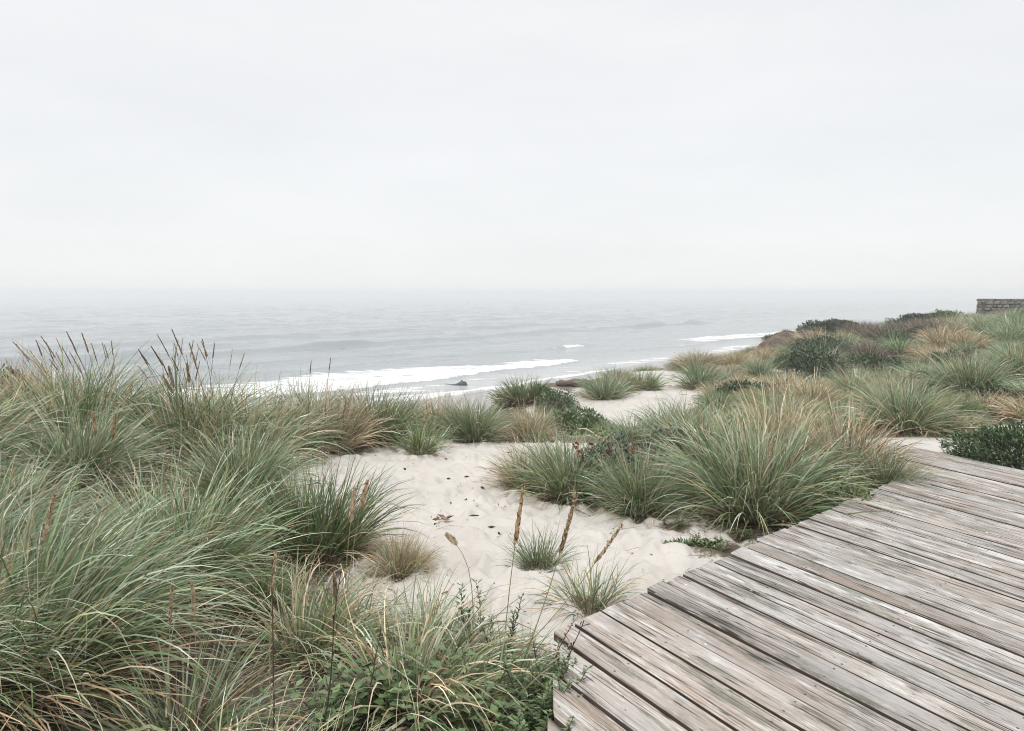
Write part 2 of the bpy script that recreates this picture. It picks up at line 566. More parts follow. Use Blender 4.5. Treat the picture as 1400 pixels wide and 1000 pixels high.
def base_height(x, y):
    x, y = np.broadcast_arrays(np.asarray(x, float), np.asarray(y, float))
    z = _W[_n] + _W[_n + 1] * x + _W[_n + 2] * y
    for i in range(_n):
        z = z + _W[i] * _k((x - CP[i, 0]) ** 2 + (y - CP[i, 1]) ** 2)
    s, t = xy_to_st(x, y)
    dry = smooth(-8, -24, s)
    far = smooth(9, 20, np.hypot(x, y))
    z = z + dry * ((fbm(x * .9, y * .9, 5, 3) - .5) * .10 + far * (fbm(x * .28, y * .28, 9, 3) - .5) * .7)
    return z


# bare sand: ellipses (centre, radii, turn) in plan
BARE = []


def bare(cx, cy, rx, ry, rot=0):
    BARE.append((cx, cy, rx, ry, math.radians(rot)))


bare(0.1, 5.0, 1.25, 1.2)
bare(-0.55, 6.6, 1.35, 1.5, 0)
bare(-0.3, 8.0, 1.35, 0.75, 0)
bare(0.5, 5.5, 1.0, .9)
bare(1.2, 4.75, .9, .42, 35)
bare(0.35, 4.1, 1.0, .5, 0)
bare(4.9, 7.75, 1.1, .55, -8)
bare(6.4, 7.9, 1.0, .6, 0)
bare(7.2, 8.6, 1.2, .6, 0)
bare(2.55, 15.5, 1.5, 2.2, 15)
bare(3.4, 18.0, 1.6, 2.2, 10)
bare(4.7, 21.0, 1.15, 2.6, 10)
bare(2.2, 24.0, 2.2, 2.0)
bare(1.0, 17.5, .6, 1.6, 0)
bare(13.2, 26, 1.2, 3.2, 15)
bare(18.8, 37.5, 1.6, 1.2)
bare(5.6, 17, .45, 1.3, 10)
bare(8.9, 23.5, .5, 1.6, 0)


def bare_amount(x, y):
    b = np.zeros(np.shape(x))
    for cx, cy_, rx, ry, a in BARE:
        dx, dy = x - cx, y - cy_
        u = (dx * math.cos(a) + dy * math.sin(a)) / rx
        v = (-dx * math.sin(a) + dy * math.cos(a)) / ry
        b = np.maximum(b, smooth(1.25, 0.8, np.hypot(u, v)))
    s, _ = xy_to_st(x, y)
    return np.maximum(b, smooth(-26, -20, s))


def axis(lo, a, b, hi, step, grow):
    mid = list(np.arange(a, b + step / 2, step))
    up, s = [], step
    p = mid[-1]
    while p < hi:
        s *= grow
        p += s
        up.append(p)
    dn, s, p = [], step, mid[0]
    while p > lo:
        s *= grow
        p -= s
        dn.append(p)
    return np.array(dn[::-1] + mid + up)


gx = axis(-90, -3.4, 3.4, 270, 0.026, 1.035)
gy = axis(-25, 2.7, 9.4, 330, 0.026, 1.03)
GX, GY = np.meshgrid(gx, gy)
GZ = base_height(GX, GY)
bareG = bare_amount(GX, GY)
# trodden sand: footprints with raised rims
rs = np.random.RandomState(3)
for k in range(2600):
    cx, cy_ = rs.uniform(-2.6, 2.4), rs.uniform(3.2, 9.2)
    r = rs.uniform(.028, .062) if k > 260 else rs.uniform(.06, .10)
    el = rs.uniform(1.1, 2.2)
    a = rs.normal(1.7, .6)
    dep = rs.uniform(.18, .46) * r
    i0, i1 = np.searchsorted(gx, [cx - .4, cx + .4])
    j0, j1 = np.searchsorted(gy, [cy_ - .4, cy_ + .4])
    X, Y = GX[j0:j1, i0:i1] - cx, GY[j0:j1, i0:i1] - cy_
    u = (X * math.cos(a) + Y * math.sin(a)) / (r * el)
    v = (-X * math.sin(a) + Y * math.cos(a)) / r
    q = u * u + v * v
    GZ[j0:j1, i0:i1] += (-dep * np.exp(-q * 1.3) + dep * .55 * np.exp(-(np.sqrt(q) - 1.5) ** 2 * 3)) * bareG[j0:j1, i0:i1]
GZ += (fbm(GX * 7, GY * 7, 31, 3) - .5) * .022 * smooth(14, 8, np.hypot(GX, GY))


def hgt(x, y):
    return float(base_height(np.array([x]), np.array([y]))[0])


def root(px, py, far=60.0):
    """where the line of sight through a photo pixel meets the ground"""
    d = np.arange(2.2, far, 0.05)
    x = (px - CX) / F * d
    zr = H - (py - CY) / F * d
    z = base_height(x, d)
    hit = np.nonzero(z >= zr)[0]
    i = hit[0] if len(hit) else len(d) - 1
    return (float(x[i]), float(d[i]), float(z[i]))


def surf(x, y):
    """the trodden surface itself, dimples included"""
    i, j = min(len(gx) - 1, int(np.searchsorted(gx, x))), min(len(gy) - 1, int(np.searchsorted(gy, y)))
    return float(GZ[j, i])


def on_sand(p, dz=0.0):
    return (p[0], p[1], surf(p[0], p[1]) + dz)


def at(px, d):
    x = (px - CX) / F * d
    return (x, d, hgt(x, d))


# ------------------------------------------------------------------ sea
def build_sea():
    s = axis(-14, -8, 110, 520, 0.42, 1.013)
    s = np.r_[s, s[-1] + np.cumsum(6 * 1.09 ** np.arange(1, 60))]
    s = s[s < 9500]
    t = axis(-560, -45, 125, 700, 0.6, 1.022)
    o_ = np.cumsum(10 * 1.12 ** np.arange(1, 50))
    o_ = o_[o_ < 8800]
    t = np.r_[t[0] - o_[::-1], t, t[-1] + o_]
    S, T = np.meshgrid(s, t)
    X = SH0[0] + ES[0] * S + ET[0] * T
    Y = SH0[1] + ES[1] * S + ET[1] * T
    near = smooth(900, 350, np.abs(S)) * smooth(900, 500, np.abs(T))
    wob = (fbm(T * .045, S * 0 + 3.3, 2, 3) - .5)
    z = ((smooth(.50, .78, fbm(S * .21, T * .085, 4, 3))) * .42 * smooth(20, 70, S) + (fbm(S * .42, T * .13, 6, 3) - .5) * .34 + (fbm(S * .95, T * .3, 14, 2) - .5) * .16) * near * smooth(2, 26, S)
    foam = np.zeros_like(S)

    def crest(s0, h, w, t0, t1, wobble, seed, f=0.0):
        nonlocal z, foam
        c = s0 + (fbm(T * .05, T * 0 + seed, seed, 3) - .5) * wobble
        m = smooth(t0 - 8, t0 + 6, T) * smooth(t1 + 8, t1 - 6, T)
        m = m * (0.6 + .7 * smooth(.35, .7, vnoise(T * .09, T * 0 + 9.1, seed + 5)))
        q = (S - c) / w
        prof = np.where(q < 0, np.exp(-(q * 2.2) ** 2), np.exp(-(q * .8) ** 2))
        z = z + h * prof * m
        if f:
            foam = np.maximum(foam, f * np.exp(-((S - c + w * .4) / (w * .5)) ** 2) * m)

    crest(51, .80, 1.4, -40, 135, 6, 21)
    crest(79, .50, 1.8, -20, 150, 14, 22)
    crest(33, .42, 1.2, -30, 20, 8, 23)
    crest(24.5, .50, 1.1, 43, 49, 2, 24, .62)
    crest(112, .30, 2.6, -60, 200, 20, 25)
    crest(26, .34, 1.0, -20, 34, 5, 26)
    crest(41, .28, 1.8, 20, 60, 8, 27)
    # the broken wave: a lumpy white bore with a ragged back
    front = 8.2 + (fbm(T * .12, T * 0 + 1.7, 41, 4) - .5) * 5 + smooth(-5, 30, T) * 1.2
    back = 22.0 + (fbm(T * .16, T * 0 + 5.7, 43, 4) - .5) * 9 - smooth(0, 31, T) * 7.5
    m = smooth(-34, -26, T) * smooth(31.5, 29.5, T)
    bore = smooth(front - .25, front + .25, S) * smooth(back + 2, back - 3, S) * m
    foam = np.maximum(foam, bore * (.70 + .35 * smooth(front + 3.0, front, S) - .30 * smooth(back - 7, back, S)))
    z = z + bore * (.30 + .35 * (fbm(S * 1.1, T * .8, 47, 3) - .5)) * smooth(back + 3, front, S)
    # white water along the far shore
    for (sf, sb, ta, tb, sd, amt) in ((14.5, 21.5, 70, 140, 51, .60), (5.0, 8.0, 58, 130, 53, .55), (14.5, 16.0, 46, 66, 55, .5), (22, 24, 8, 30, 57, .5)):
        fr = sf + (fbm(T * .1, T * 0 + sd, sd, 3) - .5) * 5
        bk = sb + (fbm(T * .13, T * 0 + sd + 2, sd + 1, 3) - .5) * 5
        mm = smooth(ta - 4, ta + 5, T) * smooth(tb + 6, tb - 6, T)
        bo = smooth(fr - .4, fr + .4, S) * smooth(bk + 2, bk - 2, S) * mm
        foam = np.maximum(foam, bo * amt)
        z = z + bo * .2
    # lace of foam left behind the bore and on the swash, and the thin line at its edge
    lace = smooth(-3, 1, S) * smooth(9, 5, S) * (.22 + .30 * vnoise(T * .12, S * .4, 61))
    foam = np.maximum(foam, lace)
    lace2 = smooth(16, 19, S) * smooth(30, 22, S) * .30 * smooth(.4, .75, vnoise(T * .07, S * .1, 63)) * smooth(40, 26, T)
    foam = np.maximum(foam, lace2)
    edge = .2 + (fbm(T * .11, T * 0 + 8, 67, 3) - .5) * 5.0
    foam = np.maximum(foam, np.exp(-((S - edge) / .55) ** 2) * .95)
    cut = S < edge - .5
    z = np.where(cut, -0.75 - .02 * (edge - S), z)
    shallow = smooth(16, 0, S)
    n_t, n_s = S.shape
    idx = np.arange(n_t * n_s).reshape(n_t, n_s)
    f = np.stack([idx[:-1, :-1], idx[1:, :-1], idx[1:, 1:], idx[:-1, 1:]], -1).reshape(-1, 4)
    v = np.stack([X, Y, SEA_Z + z], -1).reshape(-1, 3)
    c = np.stack([foam, shallow, np.zeros_like(foam)], -1).reshape(-1, 3)
    o = link('sea', mesh_np('sea', v, f, c), M['sea'])
    tag(o, 'grey overcast sea with breaking white surf and low swells', 'sea', kind='structure')


build_sea()

# ------------------------------------------------------------------ plants: blade, leaf, tube builders
C_SAGE = np.array([[.37, .46, .30], [.26, .36, .20], [.56, .62, .47], [.15, .235, .10], [.37, .43, .235], [.20, .30, .14]])
C_GREEN = np.array([[.17, .25, .095], [.12, .19, .07], [.22, .30, .135], [.27, .305, .13]])
C_STRAW = np.array([[.62, .485, .31], [.49, .36, .215], [.72, .61, .45], [.35, .24, .14], [.59, .455, .32]])
C_DEAD = np.array([[.13, .095, .065], [.08, .06, .045], [.20, .145, .10], [.11, .09, .08]])
C_MAUVE = np.array([[.21, .18, .165], [.29, .26, .245], [.13, .10, .09], [.25, .21, .16]])
C_BUSH = np.array([[.075, .115, .055], [.055, .085, .04], [.11, .15, .078], [.04, .062, .032]])
C_BRIGHT = np.array([[.115, .185, .065], [.085, .145, .05], [.155, .225, .10], [.19, .225, .11]])
C_GREY = np.array([[.19, .235, .18], [.14, .18, .13], [.24, .275, .215]])
BASE_SHADE_BROWN = np.array([.13, .10, .05])  # sheath brown, darkened to paint tussock-interior shade into the lower blades


def blades(rs, n, r0, L, tilt, bend, width, segs=6, lean=(0, 0), pal=C_SAGE, az=None, lvar=.5, tmin=2, base=.5, tip=.2, flop=0.0, droop=0.0, front=0.0):
    u = rs.rand(n)
    rad = r0 * np.sqrt(u)
    a = rs.rand(n) * 2 * np.pi if az is None else np.radians(az[0] + (az[1] - az[0]) * rs.rand(n))
    if front:                                                    # fewer blades toward the camera, so the shaded underside shows
        fl = (np.sin(a) < -.2) & (rs.rand(n) < front)
        a = np.where(fl, -a, a)
    pos = np.stack([rad * np.cos(a), rad * np.sin(a), np.full(n, -.03)], -1)
    a = a + rs.normal(0, .55, n)
    tl = np.radians(tmin + (tilt - tmin) * np.clip(.30 * rs.rand(n) + .70 * u * rs.uniform(.6, 1.1, n) + flop * (rs.rand(n) < .12), 0, 1.25))
    d = np.stack([np.sin(tl) * np.cos(a), np.sin(tl) * np.sin(a), np.cos(tl)], -1)
    lv = np.array([lean[0], lean[1], 0.0])
    d += lv * .35 * rs.uniform(.4, 1.2, (n, 1))
    d /= np.linalg.norm(d, axis=1, keepdims=True)
    ln = L * (1 - lvar * rs.rand(n) ** 1.3)
    bd = bend * rs.uniform(.35, 1.5, n)
    kink = rs.rand(n) < .05
    side = np.cross(d, np.array([0, 0, 1.0]) + rs.normal(0, .25, (n, 3)))
    side /= np.linalg.norm(side, axis=1, keepdims=True) + 1e-9
    tw = rs.normal(0, .9, n)
    w = width * rs.uniform(.55, 1.25, n)
    out, curl = [], rs.normal(0, .10, (n, 3)) * [1, 1, .3]
    for k in range(segs + 1):
        s = k / segs
        ww = w * (.62 + .38 * min(1, s * 4)) * (1 - s ** 2.6) + .0009
        nn = np.cross(side, d)
        ang = (tw * (.4 + s))[:, None]
        sd = side * np.cos(ang) + nn * np.sin(ang)
        out.append(pos - sd * ww[:, None] / 2)
        out.append(pos + sd * ww[:, None] / 2)
        pos = pos + d * (ln / segs)[:, None]
        pos[:, 2] = np.maximum(pos[:, 2], .012 - .03 * (k == 0) - droop * s)
        g = (bd * (s + .35) * 1.6 / segs * np.where(kink & (k == segs // 2), 5, 1))[:, None]
        d = d + np.array([0, 0, -1.0]) * g + lv * (1.1 / segs) * rs.uniform(.7, 1.3, (n, 1)) + curl / segs * 3
        d /= np.linalg.norm(d, axis=1, keepdims=True)
        side = side - d * (side * d).sum(1, keepdims=True)
        side /= np.linalg.norm(side, axis=1, keepdims=True) + 1e-9
    V = np.stack(out, 1)                                        # n, 2*(segs+1), 3
    b = np.arange(segs) * 2
    q = np.stack([b, b + 1, b + 3, b + 2], -1)
    Fc = (q[None] + (np.arange(n) * 2 * (segs + 1))[:, None, None]).reshape(-1, 4)
    c0 = pal[rs.randint(len(pal), size=n)] * np.clip(np.exp(rs.normal(-.06, .30, (n, 1))), .4, 1.5)
    s = np.repeat(np.linspace(0, 1, segs + 1), 2)
    fb = (np.clip(1 - s / max(base, 1e-3), 0, 1)[None, :, None] * rs.uniform(.5, 1, (n, 1, 1)))
    cc = c0[:, None, :] * (1 - fb) + BASE_SHADE_BROWN * fb
    ft = smooth(.62, 1.0, s)[None, :, None] * (rs.rand(n, 1, 1) < tip) * .8
    cc = cc * (1 - ft) + np.array([.46, .36, .25]) * ft
    return V.reshape(-1, 3), Fc, cc.reshape(-1, 3)


def tube(pts, radii, sides=5, col=(.2, .15, .1)):
    pts = np.asarray(pts, float)
    radii = np.broadcast_to(np.asarray(radii, float), (len(pts),))
    tg = np.gradient(pts, axis=0)
    tg /= np.linalg.norm(tg, axis=1, keepdims=True) + 1e-9
    ref = np.array([0.31, 0.83, 0.2]) if abs(tg[0][1]) < .8 else np.array([.9, .1, .2])
    s1 = np.cross(tg, ref)
    s1 /= np.linalg.norm(s1, axis=1, keepdims=True)
    s2 = np.cross(tg, s1)
    an = np.arange(sides) * 2 * np.pi / sides
    V = pts[:, None, :] + radii[:, None, None] * (np.cos(an)[None, :, None] * s1[:, None, :] + np.sin(an)[None, :, None] * s2[:, None, :])
    i = np.arange(sides)
    f = []
    for k in range(len(pts) - 1):
        f.append(np.stack([k * sides + i, k * sides + (i + 1) % sides, (k + 1) * sides + (i + 1) % sides, (k + 1) * sides + i], -1))
    V = V.reshape(-1, 3)
    return V, np.vstack(f), np.tile(np.asarray(col, float), (len(V), 1))


def leaves(rs, pos, nrm, up, length, width, pal, fold=.25):
    """one pointed, folded leaf per point: 2 quads; nrm = direction the leaf points, up = its face"""
    n = len(pos)
    d = nrm / (np.linalg.norm(nrm, axis=1, keepdims=True) + 1e-9)
    sd = np.cross(d, up)
    sd /= np.linalg.norm(sd, axis=1, keepdims=True) + 1e-9
    fc = np.cross(sd, d)
    ln = (length * rs.uniform(.6, 1.25, n))[:, None]
    w = (width * rs.uniform(.7, 1.2, n))[:, None]
    a = pos
    m = pos + d * ln * .5 - fc * w * fold
    t = pos + d * ln - fc * ln * .12
    lft = pos + d * ln * .48 - sd * w * .5
    rgt = pos + d * ln * .48 + sd * w * .5
    V = np.stack([a, lft, t, m, rgt], 1).reshape(-1, 3)
    q = np.array([[0, 1, 2, 3], [0, 3, 2, 4]])
    Fc = (q[None] + (np.arange(n) * 5)[:, None, None]).reshape(-1, 4)
    c = pal[rs.randint(len(pal), size=n)] * rs.uniform(.75, 1.3, (n, 1))
    C = np.repeat(c, 5, 0)
    return V, Fc, C


def dome_points(rs, n, rx, ry, h, lump=.35, seed=0, shell=.55):
    z = rs.rand(n) ** .85
    a = rs.rand(n) * 2 * np.pi
    r = np.sqrt(np.maximum(0, 1 - z * z))
    d = np.stack([r * np.cos(a), r * np.sin(a), z], -1)
    lm = 1 - lump + lump * 2 * fbm(d[:, 0] * 2.6 + 7 + d[:, 2] * 1.7, d[:, 1] * 2.6 + 3 + d[:, 2], seed, 3)
    rr = lm * (shell + (1 - shell) * rs.rand(n) ** .5)
    p = d * rr[:, None] * np.array([rx, ry, h])
    p[:, 2] += .02
    return p, d


def bush_parts(seed, rx, ry, h, n, ll, lw, pal, lump=.35, nst=7):
    rs = np.random.RandomState(seed)
    p, d = dome_points(rs, n, rx, ry, h, lump, seed)
    dirv = d + rs.normal(0, .55, (n, 3)) + np.array([0, 0, .45])
    up = np.array([0, 0, 1.0]) + d * .6 + rs.normal(0, .35, (n, 3))
    fol = leaves(rs, p, dirv, up, ll, lw, pal)
    st = []
    for k in range(nst):
        a = rs.rand() * 2 * np.pi
        e = np.array([math.cos(a) * rx * .75, math.sin(a) * ry * .75, h * rs.uniform(.5, .85)])
        pts = [np.array([0, 0, -.05]), e * .35 + [0, 0, h * .1], e * .7 + rs.normal(0, .04, 3) * h, e]
        st.append(tube(pts, np.array([.022, .016, .011, .005]) * max(.5, h), 5, (.12, .085, .06)))
    return fol, cat_meshes(st)


# ------------------------------------------------------------------ tussock builder
def make_parts(kind, seed, size=1.0):
    """green_blades / dry_blades triples for a tussock of a kind"""
    rs = np.random.RandomState(seed)
    g = d = None
    if kind == 'sage':
        g = [blades(rs, 850, .21, 1.20, 70, .95, .0115, 8, tip=.22), blades(rs, 200, .22, .95, 74, .9, .010, 6, pal=C_GREEN)]
        d = [blades(rs, 260, .27, .45, 100, 1.0, .010, 5, pal=C_DEAD, tmin=40, base=.1), blades(rs, 330, .24, .80, 98, 1.2, .0095, 6, pal=C_STRAW, tmin=40, base=.1, flop=.3), blades(rs, 230, .20, 1.1, 66, .9, .009, 7, pal=C_STRAW, base=.1)]
    elif kind == 'sweep':
        g = [blades(rs, 800, .28, 1.25, 60, 1.25, .0115, 9, lean=(.38, .0), tip=.25, front=.75), blades(rs, 220, .32, 1.0, 66, 1.0, .0105, 7, lean=(.4, 0), pal=C_GREEN),
             blades(rs, 130, .30, 1.0, 84, .8, .010, 7, tip=.4)]
        d = [blades(rs, 340, .40, .5, 100, 1.0, .010, 5, pal=C_DEAD, tmin=30, base=.1), blades(rs, 300, .36, .95, 84, 1.2, .0095, 6, lean=(.5, 0), pal=C_STRAW, tmin=30, base=.1), blades(rs, 280, .34, 1.1, 78, .9, .009, 7, lean=(.2, 0), pal=C_STRAW, base=.1)]
    elif kind == 'mid':
        g = [blades(rs, 500, .22, 1.1, 78, 1.15, .0115, 8, lean=(.12, -.03), tip=.3, front=.4), blades(rs, 150, .24, .85, 66, .8, .0105, 6, pal=C_GREEN)]
        d = [blades(rs, 260, .30, .42, 100, 1.0, .010, 5, pal=C_DEAD, tmin=30, base=.1), blades(rs, 220, .28, .75, 94, 1.1, .0095, 6, pal=C_STRAW, tmin=30, base=.1), blades(rs, 260, .26, 1.0, 76, .9, .0095, 7, pal=C_STRAW, base=.1)]
    elif kind == 'green':
        g = [blades(rs, 700, .22, .88, 62, .8, .010, 6, pal=np.vstack([C_GREEN, C_GREEN[:2], C_SAGE[3:4], C_SAGE[1:2]]), tip=.15)]
        d = [blades(rs, 220, .25, .40, 100, 1.0, .010, 5, pal=C_DEAD, tmin=40, base=.1), blades(rs, 230, .24, .7, 96, 1.1, .009, 5, pal=C_STRAW, tmin=40, base=.1), blades(rs, 60, .2, .9, 66, .8, .009, 6, pal=C_STRAW, base=.1)]
    elif kind == 'tan':
        g = [blades(rs, 260, .22, .85, 60, .8, .010, 6, tip=.5)]
        d = [blades(rs, 200, .25, .40, 100, 1.0, .010, 5, pal=C_DEAD, tmin=40, base=.1), blades(rs, 600, .24, .85, 76, .95, .0105, 6, pal=C_STRAW, base=.1), blades(rs, 90, .2, 1.08, 45, .6, .010, 6, pal=C_STRAW, base=.1)]
    elif kind == 'small':
        g = [blades(rs, 190, .09, .48, 74, .7, .0075, 6, pal=np.vstack([C_SAGE[1:2], C_SAGE[3:4], C_GREEN[2:]]))]
        d = [blades(rs, 70, .10, .40, 98, .9, .007, 5, pal=C_STRAW, tmin=50, base=.1)]
    elif kind == 'sparse':
        g = [blades(rs, 130, .13, .62, 76, .9, .0085, 7, pal=np.vstack([C_SAGE, C_GREEN[2:]]), tip=.3)]
        d = [blades(rs, 75, .14, .60, 92, 1.2, .008, 7, pal=C_STRAW, tmin=25, base=.1)]
    elif kind == 'bent':
        g = [blades(rs, 260, .16, 1.0, 72, 1.3, .0115, 8, lean=(.25, -.1), pal=np.vstack([C_SAGE, C_GREEN[2:]]), tip=.3)]
        d = [blades(rs, 120, .16, 1.15, 60, 1.7, .0115, 9, lean=(.45, -.25), pal=C_STRAW[[0, 2, 2, 4]], base=.1, lvar=.35), blades(rs, 130, .18, .6, 98, 1.2, .008, 6, pal=C_STRAW, tmin=40, base=.1)]
    elif kind == 'far_sage':
        g = [blades(rs, 420, .28, 1.0, 80, 1.0, .014, 6, lean=(.18, .0), tip=.2), blades(rs, 90, .3, .7, 70, .8, .014, 4, pal=C_GREEN)]
        d = [blades(rs, 110, .32, .38, 100, .9, .015, 4, pal=C_DEAD, tmin=40, base=.1), blades(rs, 150, .30, .75, 96, 1.0, .013, 4, pal=C_STRAW, tmin=40, base=.1)]
    elif kind == 'far_tan':
        g = [blades(rs, 130, .28, .8, 66, .8, .014, 4, tip=.6)]
        d = [blades(rs, 110, .32, .38, 100, .9, .015, 4, pal=C_DEAD, tmin=40, base=.1), blades(rs, 400, .30, .9, 78, 1.0, .014, 6, lean=(.3, 0), pal=C_STRAW, base=.1)]
    elif kind == 'far_green':
        g = [blades(rs, 430, .28, .75, 70, .8, .015, 4, pal=np.vstack([C_GREEN, C_SAGE[3:]]), tip=.25)]
        d = [blades(rs, 110, .30, .38, 100, .9, .015, 4, pal=C_DEAD, tmin=40, base=.1), blades(rs, 110, .28, .65, 92, 1.0, .014, 4, pal=C_STRAW, tmin=30, base=.1)]
    elif kind == 'mauve':
        g = [blades(rs, 520, .34, .62, 88, .25, .012, 4, pal=C_MAUVE, base=.02, tip=.1)]
        d = [blades(rs, 90, .3, .6, 80, .4, .012, 4, pal=np.vstack([C_GREEN[2:], C_STRAW[1:2]]), base=.02)]
    return cat_meshes(g), cat_meshes(d)


CACHE = {}


def tussock(loc, kind, seed, label, group=None, scale=1.0, rot=0.0, name='grass_tussock', cat='grass tussock', sz=1.0):
    """an Empty at the root that parents its green and its dry blades; alike tussocks share meshes"""
    key = (kind, seed)
    if key not in CACHE:
        g, d = make_parts(kind, seed)
        CACHE[key] = (mesh_np('green_blades', *g), mesh_np('dry_blades', *d))
        CACHE[key][0].materials.append(M['blade'] if kind != 'mauve' else M['stem'])
        CACHE[key][1].materials.append(M['dry'])
    e = empty(name, loc, label, cat, group)
    e.rotation_euler = (0, 0, rot)
    ax = .85 + .4 * ((math.sin(loc[0] * 12.9 + loc[1] * 78.2) * 43758.5) % 1) if sz != 1.0 else 1.0
    e.scale = (scale * ax, scale * (2.1 - ax) if sz != 1.0 else scale, scale * sz)
    n0, n1 = ('green_blades', 'dry_blades') if kind != 'mauve' else ('twigs', 'dry_leaves')
    link(n0, CACHE[key][0], parent=e)
    link(n1, CACHE[key][1], parent=e)
    return e


def seed_stalk(parent, base, top, head=.2, bow=.06, style='tan', rs=RS, thick=.0028, fat=1.0):
    """a stalk from base to top (world points) whose last stretch carries the seed head (a sub-part)"""
    o = np.array(parent.location)
    sc = parent.scale[0]
    a, b = (np.array(base) - o) / sc, (np.array(top) - o) / sc
    head, thick = head / sc, thick / sc
    v = b - a
    hz = np.array([v[0], v[1], 0.0])
    hz = hz / (np.linalg.norm(hz) + 1e-6)
    ts = np.linspace(0, 1, 9)
    pts = a + v * ts[:, None] + (np.array([0, 0, 1.0]) - hz * .4) * (np.sin(ts * np.pi) * bow * np.linalg.norm(v))[:, None]
    colr = (.30, .27, .15) if style != 'dark' else (.13, .085, .06)
    st = link('seed_stalk', mesh_np('seed_stalk', *tube(pts, np.linspace(thick, thick * .5, 9), 4, colr)), M['stem'], parent)
    Ltot = np.linalg.norm(v)
    s0 = 1 - head / Ltot
    n = 110
    s = np.linspace(s0, 1.0, n)
    c = np.stack([np.interp(s, ts, pts[:, k]) for k in range(3)], -1)
    tg = np.gradient(c, axis=0)
    tg /= np.linalg.norm(tg, axis=1, keepdims=True)
    rnd = rs.normal(0, 1, (n, 3))
    rnd -= tg * (rnd * tg).sum(1, keepdims=True)
    rnd /= np.linalg.norm(rnd, axis=1, keepdims=True)
    dirs = tg + rnd * .45
    ll = (.020 * fat / sc) * (1.15 - .65 * np.linspace(0, 1, n) ** 2)
    pal = {'tan': np.array([[.64, .48, .31], [.54, .38, .23], [.68, .54, .38], [.44, .30, .18]]),
           'dark': np.array([[.36, .26, .17], [.44, .32, .21], [.27, .19, .125]]),
           'pale': np.array([[.66, .53, .36], [.72, .60, .44], [.54, .41, .26]])}[style]
    V, Fc, C = leaves(rs, c + rnd * .0015 * fat / sc, dirs, rnd, ll, .011 * fat / sc, pal, .5)
    link('seed_head', mesh_np('seed_head', V, Fc, C), M['seed'], st)
    return st


def sink(p, dz=.0):
    return (p[0], p[1], p[2] - dz)


# ------------------------------------------------------------------ boardwalk deck
E_DIR = np.array([0.757, 0.653])
E_A = np.array([0.387, 3.44])


def board_dir(t):
    a = math.radians(np.interp(t, [-3, 0, 5.3], [-34.5, -33, -24.5]))
    return np.array([math.sin(a), math.cos(a)])


